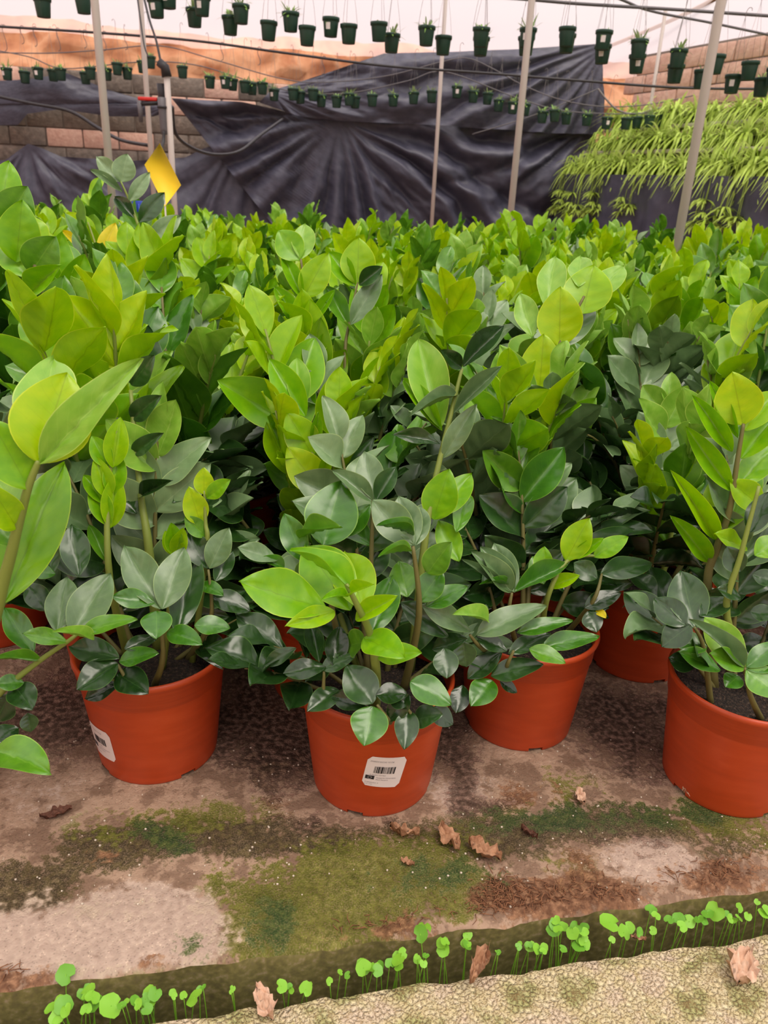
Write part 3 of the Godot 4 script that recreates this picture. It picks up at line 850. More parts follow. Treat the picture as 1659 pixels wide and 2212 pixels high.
# ------------------------------------------------------------------ the crowded rows behind
func back_plants() -> void:
	var along := Vector3(cos(deg_to_rad(11.1)), 0, -sin(deg_to_rad(11.1)))
	var deep := Vector3(-sin(deg_to_rad(11.1)), 0, -cos(deg_to_rad(11.1)))
	var origin := Vector3(0.0, 0, -1.25)
	var front_row := [Vector3(0.50, 0, -1.29), Vector3(-0.095, 0, -1.165), Vector3(0.243, 0, -1.086), Vector3(-0.337, 0, -0.974), Vector3(0.546, 0, -0.962), Vector3(-0.64, 0, -0.86)]
	front_row.append_array(marked_spots)
	var row := 0
	var d := 0.0
	while d < 3.7:
		var step := 0.235 + 0.02 * minf(d, 3.0)
		for i in range(-14, 15):
			var p: Vector3 = origin + deep * (d + rng.randf_range(-0.03, 0.03)) + along * ((i + (0.5 if row % 2 else 0.0)) * step + rng.randf_range(-0.03, 0.03))
			var dist := -p.z
			if absf(p.x) > 0.42 + dist * 0.46: continue
			var clash := false
			for q in front_row:
				if p.distance_to(q) < 0.205: clash = true
			if clash: continue
			var r := rng.randf()
			var kind := 0 if r < 0.35 else (1 if r < 0.75 else 2)
			if dist > 2.8: kind = 1 if r < 0.6 else 2
			var label: String = ["zz plant crowded in the back rows, mostly dark leaves below one lime frond", "zz plant crowded in the back rows, lime fronds standing over dark leaves", "tall zz plant crowded in the back rows, mixed green and lime fronds"][kind]
			var o := potted(p, label, ["dark-leaved zz plants in the back rows", "lime-topped zz plants in the back rows", "tall mixed zz plants in the back rows"][kind], rng.randf() * TAU)
			var size := rng.randf_range(0.9, 1.06)
			if p.x < -0.28 * dist and dist < 3.0: size *= 1.12
			if dist < 2.0: skirt(o, 7)
			if dist > 2.0: fill_plant(o, 1, 1, 2, 1 if kind == 1 else 2, size)
			elif kind == 0: fill_plant(o, 5, 2, 1, 0, size)
			elif kind == 1: fill_plant(o, 4, 1, 3, 1, size)
			else: fill_plant(o, 3, 2, 1, 2, size)
		row += 1
		d += step * 0.92

# plants of the second and third row that can be told from the rest
var marked_spots := [Vector3(0.34, 0, -1.46), Vector3(-0.1, 0, -1.45), Vector3(-0.74, 0, -1.3), Vector3(-0.76, 0, -2.35)]
func marked_plants() -> void:
	var o := potted(marked_spots[0], "zz plant in the second row with broad glowing lime leaves on one upright frond", "", 0.3)
	placed_stalk(o, Vector2(-0.02, 0.02), [[1140, 1010, 1.42], [1156, 900, 1.42], [1175, 840, 1.42], [1210, 740, 1.42], [1262, 640, 1.42]], 0.007, "stem_old", [
		[1165, 846, 1175, 720, 88, -0.03, "lime_c", "round", 0.1],
		[1208, 748, 1211, 617, 94, -0.03, "lime_c", "round", 0.1],
		[1258, 678, 1284, 568, 100, 0.0, "lime_a", "round", 0.1],
		[1160, 886, 1080, 743, 58, -0.01, "pale_a", "flat", 0.2],
		[1150, 728, 1124, 630, 50, 0.02, "pale_a", "flat", 0.2],
		[1180, 665, 1202, 548, 60, 0.04, "pale_a", "flat", 0.2],
		[1285, 640, 1350, 570, 54, 0.03, "pale_a", "flat", 0.3],
		[1250, 620, 1255, 548, 50, 0.05, "pale_a", "flat", 0.2],
		[1215, 750, 1280, 650, 60, 0.05, "grey_a", "flat", 0.2]])
	placed_stalk(o, Vector2(0.0, 0.04), [[1115, 1080, 1.38], [1128, 990, 1.38]], 0.005, "stem", [
		[1128, 985, 1042, 878, 42, 0.0, "lime_b", "fold", 0.2],
		[1128, 985, 1201, 893, 60, -0.02, "lime_a", "flat", 0.2],
		[1135, 960, 1120, 905, 30, 0.02, "mid_a", "fold", 0.2]])
	fill_plant(o, 3, 2, 1, 0, 0.95)
	skirt(o, 7)
	o = potted(marked_spots[1], "zz plant in the second row with veined lime leaf on slim brown stalk", "", 0.8)
	placed_stalk(o, Vector2(-0.02, 0.0), [[657, 900, 1.5], [657, 790, 1.5], [658, 640, 1.5], [650, 560, 1.5]], 0.006, "stem_old", [
		[646, 562, 600, 494, 62, 0.0, "lime_b", "round", 0.1],
		[656, 642, 710, 544, 62, -0.02, "lime_a", "round", 0.15],
		[655, 646, 608, 544, 34, 0.0, "lime_b", "fold", 0.2],
		[657, 716, 590, 611, 38, 0.0, "lime_b", "fold", 0.2],
		[660, 720, 726, 619, 24, 0.0, "lime_b", "fold", 0.2],
		[660, 772, 602, 668, 42, 0.02, "mid_b", "fold", 0.2],
		[664, 796, 722, 704, 26, 0.0, "lime_b", "fold", 0.2],
		[650, 560, 660, 480, 50, 0.02, "pale_a", "flat", 0.2]])
	placed_stalk(o, Vector2(0.03, 0.0), [[745, 800, 1.52], [754, 700, 1.52], [773, 610, 1.52]], 0.005, "stem_old", [
		[772, 614, 775, 511, 74, -0.02, "lime_a", "round", 0.1],
		[768, 618, 708, 539, 46, 0.0, "lime_b", "fold", 0.1],
		[776, 616, 826, 574, 34, -0.02, "dark_b", "fold", 0.2],
		[756, 702, 826, 590, 46, 0.0, "grey_a", "flat", 0.2],
		[754, 705, 700, 610, 40, 0.02, "mid_b", "fold", 0.2]])
	fill_plant(o, 2, 2, 3, 0, 0.95)
	skirt(o, 7)
	o = potted(marked_spots[2], "tall zz plant with braid of round green leaves behind the very large lime leaves", "", 0.1)
	placed_stalk(o, Vector2(0.04, 0.0), [[120, 820, 1.3], [110, 690, 1.28], [70, 560, 1.26], [20, 470, 1.26], [5, 420, 1.26]], 0.007, "stem_old", [
		[0, 468, 20, 342, 70, 0.0, "lime_b", "round", 0.1],
		[10, 492, 58, 402, 84, -0.02, "mid_b", "round", 0.1],
		[35, 566, 48, 430, 86, -0.03, "lime_b", "round", 0.05],
		[66, 590, 118, 512, 82, -0.03, "mid_b", "round", 0.1],
		[120, 705, 138, 594, 74, -0.02, "mid_b", "round", 0.1],
		[60, 640, 122, 572, 50, -0.05, "lime_b", "fold", 0.3],
		[60, 600, 0, 520, 60, 0.0, "lime_b", "flat", 0.2],
		[100, 720, 60, 640, 60, 0.0, "lime_a", "flat", 0.2],
		[115, 760, 40, 690, 60, 0.0, "lime_b", "flat", 0.2]])
	fill_plant(o, 2, 2, 2, 1, 1.05)
	skirt(o, 7)
	o = potted(marked_spots[3], "zz plant whose pale grey-green tip stands above the rest beside the yellow card", "", 0.1)
	placed_stalk(o, Vector2(0.0, 0.0), [[310, 560, 2.3], [290, 462, 2.28], [261, 392, 2.26]], 0.007, "stem", [
		[262, 393, 275, 331, 48, -0.02, "grey_b", "round", 0.1],
		[260, 393, 207, 336, 34, 0.0, "grey_b", "flat", 0.1],
		[265, 415, 191, 361, 20, -0.01, "grey_b", "fold", 0.2],
		[278, 436, 324, 371, 30, 0.0, "grey_b", "flat", 0.1],
		[300, 480, 356, 415, 40, 0.0, "dark_b", "flat", 0.1],
		[290, 470, 245, 420, 30, 0.0, "dark_a", "fold", 0.2],
		[320, 520, 392, 465, 40, 0.0, "grey_b", "flat", 0.1]])
	placed_stalk(o, Vector2(-0.05, 0.03), [[220, 640, 2.1], [215, 560, 2.1], [190, 480, 2.1]], 0.006, "stem", [
		[215, 570, 130, 490, 26, 0.0, "yellow_a", "fold", 0.2],
		[216, 590, 165, 520, 28, 0.0, "yellow_a", "fold", 0.2],
		[215, 560, 250, 480, 36, 0.0, "yellow_a", "flat", 0.2],
		[220, 640, 190, 590, 40, 0.0, "yellow_a", "flat", 0.2],
		[190, 500, 140, 455, 26, 0.0, "lime_c", "fold", 0.2]])
	fill_plant(o, 2, 2, 2, 1, 1.0)

# ------------------------------------------------------------------ floor, gutter, kerb
const EDGE_A := Vector3(-0.395, 0, -0.565)          # the bench slab's front edge runs through these
const EDGE_B := Vector3(0.524, 0, -0.746)
const G_W := 1.7
const G_D := 1.1
const G_X := -0.85
const G_Z := -0.5
func blob(masks: Array[PackedFloat32Array], lw: int, lh: int, which: int, px: float, py: float, rx: float, ry: float, amount: float) -> void:
	# an oval seen at that place, laid on the ground, added to a mask
	var c := on_level(px, py)
	var ex := on_level(px + rx, py) - c
	var ey := on_level(px, py + ry) - c
	var det := ex.x * ey.z - ex.z * ey.x
	for j in lh:
		var z := G_Z - G_D * (j + 0.5) / lh
		for i in lw:
			var x := G_X + G_W * (i + 0.5) / lw
			var dx := x - c.x
			var dz := z - c.z
			var a := (dx * ey.z - dz * ey.x) / det
			var b := (ex.x * dz - ex.z * dx) / det
			var r := sqrt(a * a + b * b)
			if r < 1.6:
				masks[which][j * lw + i] = clampf(masks[which][j * lw + i] + amount * clampf((1.6 - r) / 1.2, 0.0, 1.0), 0.0, 1.0)
func upscale(a: PackedFloat32Array, lw: int, lh: int, w: int, h: int) -> PackedByteArray:
	var im := Image.create(lw, lh, false, Image.FORMAT_L8)
	for j in lh:
		for i in lw:
			var g := a[j * lw + i]
			im.set_pixel(i, j, Color(g, g, g))
	im.resize(w, h, Image.INTERPOLATE_BILINEAR)
	return im.get_data()
func noise_bytes(seed_: int, freq: float, octaves: int, size: int) -> PackedByteArray:
	var n := FastNoiseLite.new()
	n.seed = seed_
	n.frequency = freq
	n.fractal_octaves = octaves
	var im := n.get_seamless_image(size, size)
	im.convert(Image.FORMAT_L8)
	return im.get_data()
func ground_material() -> StandardMaterial3D:
	var lw := 136
	var lh := 88
	var masks: Array[PackedFloat32Array] = []
	for k in 6:
		var a := PackedFloat32Array()
		a.resize(lw * lh)
		masks.append(a)
	# 0 dark moss, 1 yellow-green moss, 2 pale scoured concrete, 3 red-brown peat, 4 brown soaked concrete, 5 deep green
	for b in [[2, 190, 2010, 250, 80, 1.0], [2, 60, 2060, 160, 60, 0.9], [2, 330, 1960, 110, 60, 0.9], [2, 430, 2030, 60, 70, 0.6], [2, 1400, 1855, 105, 46, 1.0], [2, 1460, 1880, 60, 30, 0.6], [2, 985, 1715, 70, 50, 0.7], [2, 90, 1740, 120, 70, 0.35], [2, 640, 1700, 40, 30, 0.2], [2, 1100, 1690, 60, 40, 0.3], [2, 1270, 1660, 70, 40, 0.25],
		[0, 70, 1915, 120, 45, 1.0], [0, 230, 1830, 120, 40, 0.9], [0, 420, 1800, 160, 36, 0.8], [0, 560, 1815, 130, 34, 0.8], [0, 590, 1930, 110, 50, 0.5], [0, 30, 1950, 90, 30, 0.6],
		[0, 1150, 1800, 140, 40, 0.6], [0, 1060, 1840, 100, 40, 0.5], [0, 1480, 1800, 200, 40, 0.55], [0, 1320, 1760, 150, 36, 0.6], [0, 1560, 1860, 80, 30, 0.5], [0, 860, 1990, 100, 50, 0.4], [0, 740, 1830, 12, 10, 0.9], [0, 735, 1795, 10, 10, 0.9], [0, 760, 1900, 16, 12, 0.8],
		[0, 700, 1810, 160, 34, 0.6], [0, 980, 1800, 140, 40, 0.55], [5, 1150, 1780, 140, 30, 0.5], [5, 1420, 1760, 160, 30, 0.5], [5, 1000, 1880, 90, 40, 0.4], [1, 960, 1830, 120, 50, 0.6], [1, 1130, 1760, 140, 30, 0.4], [1, 1500, 1760, 160, 40, 0.5], [5, 900, 1900, 80, 40, 0.4], [1, 700, 2000, 160, 60, 0.6], [4, 700, 1780, 200, 40, 0.3], [4, 1250, 1800, 300, 40, 0.35], [1, 620, 1950, 170, 80, 0.8], [1, 760, 1850, 130, 50, 0.7], [1, 850, 1920, 150, 60, 0.8], [1, 1000, 1930, 70, 50, 0.7], [1, 300, 1790, 150, 36, 0.5], [1, 500, 1760, 120, 30, 0.5], [1, 560, 2040, 130, 40, 0.6], [1, 180, 1960, 180, 20, 0.4], [1, 1240, 1870, 60, 40, 0.5], [1, 1600, 1780, 90, 40, 0.4], [1, 420, 2090, 60, 24, 0.4], [1, 600, 1660, 70, 36, 0.3], [1, 1230, 1690, 100, 30, 0.3], [1, 300, 2100, 200, 14, 0.4], [1, 820, 2050, 120, 24, 0.5],
		[5, 590, 2000, 40, 50, 0.8], [5, 330, 1795, 50, 24, 0.7], [5, 390, 1830, 40, 20, 0.6], [5, 440, 2040, 50, 30, 0.35], [5, 1200, 1760, 60, 20, 0.4],
		[3, 1180, 1940, 130, 44, 0.9], [3, 1080, 1930, 50, 30, 0.8], [3, 1290, 1930, 120, 30, 0.8], [3, 1250, 1860, 40, 50, 0.5], [3, 1560, 1890, 100, 40, 0.8], [3, 880, 1990, 40, 20, 0.4], [3, 860, 2010, 120, 20, 0.5], [3, 40, 2120, 70, 24, 0.8], [3, 340, 2075, 40, 10, 0.4], [3, 210, 1850, 40, 14, 0.3], [3, 1130, 1720, 60, 36, 0.5], [3, 620, 1740, 50, 20, 0.3],
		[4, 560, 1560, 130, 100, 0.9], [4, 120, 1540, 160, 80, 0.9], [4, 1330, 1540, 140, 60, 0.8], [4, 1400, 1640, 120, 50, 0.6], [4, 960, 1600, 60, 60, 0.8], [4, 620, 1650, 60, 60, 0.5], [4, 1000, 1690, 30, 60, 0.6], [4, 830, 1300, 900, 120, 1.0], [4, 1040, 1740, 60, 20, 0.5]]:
		blob(masks, lw, lh, b[0], b[1], b[2], b[3], b[4], b[5])
	var w := 1360
	var h := 880
	var up: Array[PackedByteArray] = []
	for k in 6: up.append(upscale(masks[k], lw, lh, w, h))
	var n1 := noise_bytes(5, 0.02, 5, 512)
	var n2 := noise_bytes(6, 0.09, 4, 512)
	var n3 := noise_bytes(7, 0.3, 2, 512)
	var out := PackedByteArray()
	out.resize(w * h * 3)
	var bump := PackedByteArray()
	bump.resize(w * h)
	# stain colours: two tones each
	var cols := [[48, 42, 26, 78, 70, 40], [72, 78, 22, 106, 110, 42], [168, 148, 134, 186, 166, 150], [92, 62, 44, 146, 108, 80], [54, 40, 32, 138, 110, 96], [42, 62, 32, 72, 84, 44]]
	for y in h:
		for x in w:
			var p := y * w + x
			var q := (y & 511) * 512 + (x & 511)
			var q2 := ((y * 2) & 511) * 512 + ((x * 2 + 77) & 511)
			var a := n1[q] / 255.0
			var b := n2[q] / 255.0
			var c := n3[q2] / 255.0
			var t := a * 0.6 + b * 0.4
			var r := lerpf(132.0, 188.0, t)
			var g := lerpf(108.0, 162.0, t)
			var bl := lerpf(88.0, 140.0, t)
			var st := clampf((0.47 - a) * 5.0 + (b - 0.5) * 2.2, 0.0, 0.45)
			r = lerpf(r, 96.0, st)
			g = lerpf(g, 74.0, st)
			bl = lerpf(bl, 60.0, st)
			var rough := (a - 0.5) * 0.9 + (b - 0.5) * 0.8 + (c - 0.5) * 0.35
			var lift := 0.5 + (b - 0.5) * 0.5 + (c - 0.5) * 0.4
			for k in 6:
				var m: int = up[k][p]
				if m > 12:
					var s := clampf((m / 255.0 + rough * (0.75 if k == 2 else 1.0) - (0.45 if k == 2 else 0.36)) * 3.4 + 0.3, 0.0, 1.0) * (0.9 if k != 4 else 0.85)
					if k == 0 or k == 1 or k == 5: s *= clampf(0.62 + (c - 0.35) * 1.6, 0.35, 1.0)
					if s > 0.0:
						var d: Array = cols[k]
						var f := clampf((b - 0.3) * 2.0, 0.0, 1.0)
						r = lerpf(r, lerpf(d[0], d[3], f), s)
						g = lerpf(g, lerpf(d[1], d[4], f), s)
						bl = lerpf(bl, lerpf(d[2], d[5], f), s)
						if k != 2: lift += (c - 0.45) * 0.5 * s
			if c > 0.8 and b > 0.55:
				r += 34.0
				g += 32.0
				bl += 26.0
			elif c < 0.2:
				r *= 0.8
				g *= 0.8
				bl *= 0.8
			out[p * 3] = clampi(int(r), 0, 255)
			out[p * 3 + 1] = clampi(int(g), 0, 255)
			out[p * 3 + 2] = clampi(int(bl), 0, 255)
			bump[p] = clampi(int(lift * 255.0), 0, 255)
	var m := plain(Color.WHITE, 0.92)
	m.albedo_texture = ImageTexture.create_from_image(Image.create_from_data(w, h, false, Image.FORMAT_RGB8, out))
	m.heightmap_enabled = true
	m.heightmap_scale = 0.35
	m.heightmap_texture = ImageTexture.create_from_image(Image.create_from_data(w, h, false, Image.FORMAT_L8, bump))
	m.metallic_specular = 0.3
	return m
func kerb_material() -> StandardMaterial3D:
	# lichened pebble-dash: cream grains with brown gaps
	var size := 512
	var cell := FastNoiseLite.new()
	cell.seed = 3
	cell.noise_type = FastNoiseLite.TYPE_CELLULAR
	cell.cellular_return_type = FastNoiseLite.RETURN_DISTANCE2_SUB
	cell.frequency = 0.06
	var id := FastNoiseLite.new()
	id.seed = 3
	id.noise_type = FastNoiseLite.TYPE_CELLULAR
	id.cellular_return_type = FastNoiseLite.RETURN_CELL_VALUE
	id.frequency = 0.06
	var big := FastNoiseLite.new()
	big.seed = 8
	big.frequency = 0.006
	var im := Image.create(size, size, false, Image.FORMAT_RGB8)
	var bm := Image.create(size, size, false, Image.FORMAT_L8)
	for y in size:
		for x in size:
			var e := clampf((cell.get_noise_2d(x, y) + 1.0) * 2.2, 0.0, 1.0)
			var v := id.get_noise_2d(x, y) * 0.5 + 0.5
			var g := big.get_noise_2d(x, y)
			var c := rgb(198, 182, 132).lerp(rgb(216, 204, 170), v)
			c = c.lerp(rgb(150, 152, 92), clampf(g * 2.2 - 0.1, 0.0, 0.75))
			c = c.lerp(rgb(208, 188, 164), clampf(-g * 2.4 - 0.2, 0.0, 0.8))
			c = rgb(112, 88, 52).lerp(c, clampf(e * 1.7 + 0.15 - maxf(0.0, g) * 0.5, 0.0, 1.0))
			im.set_pixel(x, y, c)
			var b := clampf(e * 0.8 + v * 0.2, 0.0, 1.0)
			bm.set_pixel(x, y, Color(b, b, b))
	var m := plain(Color.WHITE, 0.9)
	m.albedo_texture = ImageTexture.create_from_image(im)
	m.heightmap_enabled = true
	m.heightmap_scale = 0.5
	m.heightmap_texture = ImageTexture.create_from_image(bm)
	m.uv1_scale = Vector3(5.2 * G_W, 5.2 * G_D, 1)
	return m
# a slab whose edge along the gutter is worn: a profile swept along the edge; the upright face is a mesh of its own
func slab(inward: Vector3, far: float, depth: float, seed_: int, rough: float, reach: float, face: bool) -> ArrayMesh:
	var along := (EDGE_B - EDGE_A).normalized()
	var n := FastNoiseLite.new()
	n.seed = seed_
	n.frequency = 14.0
	n.fractal_octaves = 3
	var offs := [0.0, 0.0, 0.0, 0.002, 0.007, 0.016, 0.03, 0.08, far]
	var ups := [-depth, -depth * 0.5, -0.014, -0.004, -0.0008, 0.0, 0.0, 0.0, 0.0]
	var first := 0 if face else 3
	var last := 3 if face else 8
	var nv := 300
	var pts := PackedVector3Array()
	var uvs := PackedVector2Array()
	for j in nv + 1:
		var q := float(j) / nv * 2.0 - 1.0
		var s := (0.1 * q + 0.9 * q * q * q) * reach
		for i in range(first, last + 1):
			var p: Vector3 = EDGE_A + along * (s + 0.5) + inward * offs[i]
			p.y = ups[i]
			if i < 6:
				p += inward * (n.get_noise_2d(s, i * 0.013) * rough + rough * 0.3)
				if i > 1: p.y += minf(0.0, n.get_noise_2d(s + 9.0, i * 0.05) * rough * 0.8)
			pts.append(p)
			uvs.append(Vector2((p.x - G_X) / G_W, (G_Z - p.z) / G_D))
	return sheet(pts, uvs, last - first, nv, inward.z < 0.0)
func backwards() -> Vector3:
	var along := (EDGE_B - EDGE_A).normalized()
	var back := Vector3(along.z, 0, -along.x)
	return -back if back.z > 0.0 else back
func ground() -> void:
	var along := (EDGE_B - EDGE_A).normalized()
	var back := backwards()
	var g := ground_material()
	var f := setting("floor", slab(back, 11.0, 0.19, 2, 0.006, 9.0, false), g, "mossy stained concrete bench slab the pots stand on")
	part("edge_face", slab(back, 11.0, 0.19, 2, 0.006, 9.0, true), M.edge_moss, f)
	# the near kerb: its edge 53 mm this side of the slab's
	var km := kerb_material()
	var k := setting("floor_kerb", slab(-back, 4.0, 0.19, 5, 0.007, 9.0, false), km, "pebbly lichened concrete kerb along the gutter")
	part("edge_face", slab(-back, 4.0, 0.19, 5, 0.007, 9.0, true), M.edge_moss, k)
	k.position = -back * 0.053
	var st := st_new()
	var c := EDGE_A + along * 0.5 - back * 0.026
	var u := along * 9.0
	var v := back * 0.06
	var y := Vector3(0, -0.185, 0)
	quad(st, c - u - v + y, c - u + v + y, c + u + v + y, c + u - v + y)
	setting("floor_gutter", done(st), M.gutter, "silted concrete bottom of the narrow gutter")

func weeds() -> void:
	var disc := st_new()
	for k in 14:
		var a0 := TAU * k / 14
		var a1 := TAU * (k + 1) / 14
		var r0 := 1.0 - 0.55 * exp(-pow(wrapf(a0, -PI, PI) / 0.32, 2.0)) + 0.05 * cos(a0 * 5.0)
		var r1 := 1.0 - 0.55 * exp(-pow(wrapf(a1, -PI, PI) / 0.32, 2.0)) + 0.05 * cos(a1 * 5.0)
		for v in [Vector3(0.25, -0.12, 0), Vector3(cos(a0) * r0, 0.06 * cos(a0 * 3.0), sin(a0) * r0), Vector3(cos(a1) * r1, 0.06 * cos(a1 * 3.0), sin(a1) * r1)]:
			disc.set_uv(Vector2.ZERO)
			disc.add_vertex(v)
	SHAPE.disc = done(disc)
	# [x, y, how many leaves, size in pixels, spread]
	var list := [[142, 2105, 1, 34, 4], [165, 2165, 9, 25, 40], [130, 2190, 3, 28, 20], [240, 2172, 1, 34, 4], [268, 2172, 2, 15, 10], [295, 2170, 3, 20, 18], [332, 2162, 4, 25, 22], [380, 2140, 3, 14, 18], [420, 2155, 1, 32, 4], [437, 2135, 2, 12, 8], [500, 2138, 2, 9, 8], [608, 2130, 1, 26, 4], [628, 2130, 2, 14, 10], [652, 2130, 2, 20, 10], [712, 2120, 1, 15, 4], [743, 2098, 2, 12, 12], [795, 2080, 3, 26, 16], [822, 2090, 2, 18, 10],
		[856, 2070, 5, 24, 24], [905, 2072, 4, 13, 20], [918, 2012, 2, 26, 14], [965, 2042, 3, 20, 16], [1010, 2025, 3, 26, 20], [1066, 2052, 2, 11, 12], [1128, 2042, 4, 11, 16], [1150, 2050, 2, 18, 10], [1172, 2055, 3, 13, 16], [1212, 2002, 5, 24, 26], [1245, 2030, 8, 22, 36], [1318, 1992, 1, 34, 4], [1322, 2030, 1, 16, 6], [1366, 2002, 3, 24, 18], [1408, 1972, 2, 20, 12], [1410, 2010, 1, 20, 4], [1458, 1995, 3, 22, 16], [1482, 1990, 2, 26, 12], [1518, 1982, 3, 22, 16], [1545, 1968, 1, 30, 4], [1580, 1985, 4, 16, 16], [1612, 1972, 3, 18, 16], [1636, 1948, 1, 15, 4], [1654, 1968, 2, 22, 10]]
	var n := 0
	for w in list:
		n += 1
		var where := on_level(w[0], w[1], 0.005)
		var along := (EDGE_B - EDGE_A).normalized()
		var back := backwards()
		var foot := EDGE_A + along * (where - EDGE_A).dot(along) - back * 0.032
		foot.y = -0.184
		var big: bool = w[2] >= 5
		var o := thing("weed_seedling", "leafy clump of round-leaved lime weeds growing out of the gutter" if big else ("tiny round-leaved lime seedling low in the gutter" if w[3] < 16 else "small round-leaved lime weed rising from the gutter"), "weed", foot, "weed clumps in the gutter" if big else ("tiny seedlings in the gutter" if w[3] < 16 else "small weeds in the gutter"))
		for k in w[2]:
			var px: float = w[0] + (0.0 if w[2] == 1 else rng.randf_range(-1, 1) * w[4])
			var py: float = w[1] + (0.0 if w[2] == 1 else rng.randf_range(-1, 1) * w[4] * 0.8)
			var top := on_level(px, py, rng.randf_range(-0.01, 0.012) if w[2] > 1 else 0.005) - foot
			var r: float = w[3] * 0.5 * 1.05 / FOCAL * rng.randf_range(0.8, 1.3)
			var bent := smooth_line(PackedVector3Array([Vector3(rng.randf_range(-0.012, 0.012), 0, rng.randf_range(-0.006, 0.006)), top * Vector3(0.4, 0.6, 0.4) + Vector3(rng.randf_range(-0.008, 0.008), 0, 0), top]), 3)
			var s: MeshInstance3D = part("stem", tube(bent, 0.0008, 0.0005, 4), M.weed, o)
			var tilt := Basis(Vector3.RIGHT, rng.randf_range(-0.2, 0.8)) * Basis(Vector3.BACK, rng.randf_range(-0.6, 0.6)) * Basis(Vector3.UP, rng.randf() * TAU)
			part("leaf", SHAPE.disc, M.weed if rng.randf() < 0.6 else M.weed_dark, s, Transform3D(tilt.scaled(Vector3.ONE * r), top))

func dead_leaf(px: float, py: float, length: float, width: float, turn: float, crumple: float, mat: String, label: String, level := 0.0) -> void:
	var nu := 10
	var nv := 14
	var n := FastNoiseLite.new()
	n.seed = int(px)
	n.frequency = 1.0
	n.fractal_octaves = 2
	var pts := PackedVector3Array()
	var uvs := PackedVector2Array()
	var low := 1e9
	for j in nv + 1:
		var t := float(j) / nv
		var w := pow(sin(PI * clampf(t, 0.01, 0.995)), 0.85) * width * 0.5 * (1.0 + 0.5 * n.get_noise_1d(t * 5.0))
		for i in nu + 1:
			var u := float(i) / nu * 2.0 - 1.0
			var edge := 1.0 + 0.35 * n.get_noise_2d(t * 9.0, signf(u) * 3.0) * absf(u)
			var x := u * w * edge * (1.0 - 0.25 * absf(u))
			var y := crumple * (absf(u) * 0.7 + n.get_noise_2d(u * 2.2, t * 4.0) * 1.0 + 1.1 * (t - 0.45) * (t - 0.45))
			low = minf(low, y)
			pts.append(Vector3(x + 0.15 * width * n.get_noise_1d(t * 2.0 + 5.0), y, (t - 0.5) * length))
			uvs.append(Vector2(u * 0.5 + 0.5, t))
	for i in pts.size(): pts[i].y -= low - 0.0006
	var o := solo("dry_leaf", sheet(pts, uvs, nu, nv, true), M[mat], label, "dry leaf")
	o.transform = Transform3D(Basis(Vector3.UP, turn), on_level(px, py, level))
func litter() -> void:
	dead_leaf(122, 1762, 0.042, 0.022, -1.1, 0.006, "dry_leaf_dark", "dark brown shrivelled leaf on pale concrete before the side-sticker pot")
	dead_leaf(873, 1808, 0.042, 0.014, 1.35, 0.012, "dry_leaf", "narrow curled brown leaf lying in front of the pot with the front sticker")
	dead_leaf(970, 1822, 0.05, 0.03, 0.5, 0.012, "dry_leaf", "broad crumpled brown leaf on dark moss beside the narrow curled one")
	dead_leaf(1045, 1853, 0.05, 0.03, 1.0, 0.012, "dry_leaf", "torn brown leaf at the edge of the red-brown peat heap")
	dead_leaf(1142, 1806, 0.028, 0.012, 0.8, 0.008, "dry_leaf_dark", "small dark dry leaf between the torn leaf and the pale bare patch")
	dead_leaf(1252, 1730, 0.034, 0.02, 0.1, 0.008, "dry_leaf_pale", "small pale pointed dry leaf standing alone on green moss")
	dead_leaf(1487, 1722, 0.022, 0.014, 1.0, 0.008, "dry_leaf_pale", "scrap of dry leaf touching the pot near the gutter end")
	dead_leaf(880, 1868, 0.02, 0.012, 1.2, 0.005, "dry_leaf", "tiny brown leaf scrap on yellow-green moss")
	dead_leaf(572, 2178, 0.042, 0.026, 0.6, 0.012, "dry_leaf_pale", "pale dry leaf folded over the kerb edge by the gutter")
	dead_leaf(1032, 2108, 0.05, 0.022, -0.5, 0.016, "dry_leaf", "upright folded brown leaf leaning on the kerb edge")
	dead_leaf(1600, 2105, 0.055, 0.04, -0.7, 0.014, "dry_leaf_pale", "large pale dry leaf lying out on the pebbly kerb")
	dead_leaf(1378, 2030, 0.018, 0.007, 1.4, 0.004, "dry_leaf", "thin brown leaf scrap on the kerb edge among the weeds")
	# white grit and peat fibres nobody could count
	var st := st_new()
	for k in 260:
		var p := on_level(rng.randf_range(0, 1659), rng.randf_range(1560, 1960), 0.0)
		var r := rng.randf_range(0.0006, 0.0017)
		add_box(st, p - Vector3(r, 0.0004, r * 0.8), p + Vector3(r, r * 1.3, r * 0.8), r * 0.5)
	solo("grit", done(st, false), M.pebble, "white grit specks scattered over the mossy slab", "grit", "", "stuff")
	st = st_new()
	for k in 620:
		var c: Array = [[1180, 1940, 150, 40], [1290, 1925, 120, 26], [1560, 1890, 110, 34], [1080, 1925, 50, 30], [860, 2000, 130, 24], [40, 2118, 80, 22], [1090, 1960, 90, 26]][rng.randi() % 7]
		var p := on_level(c[0] + rng.randfn() * c[2] * 0.55, c[1] + rng.randfn() * c[3] * 0.55, 0.0012)
		var along := (EDGE_B - EDGE_A).normalized()
		var back := backwards()
		if (p - EDGE_A).dot(back) < 0.02: continue
		var a := rng.randf() * TAU
		var l := rng.randf_range(0.005, 0.018)
		var d := Vector3(cos(a), rng.randf_range(-0.02, 0.2), sin(a)) * l
		add_tube(st, PackedVector3Array([p, p + d * 0.5 + Vector3(rng.randf_range(-1, 1), 0.5, rng.randf_range(-1, 1)) * l * 0.25, p + d]), PackedFloat32Array([0.0006, 0.0006, 0.0003]), 3)
	solo("peat_fibre", done(st), M.fibre, "brown peat fibres heaped along the slab edge", "peat", "", "stuff")

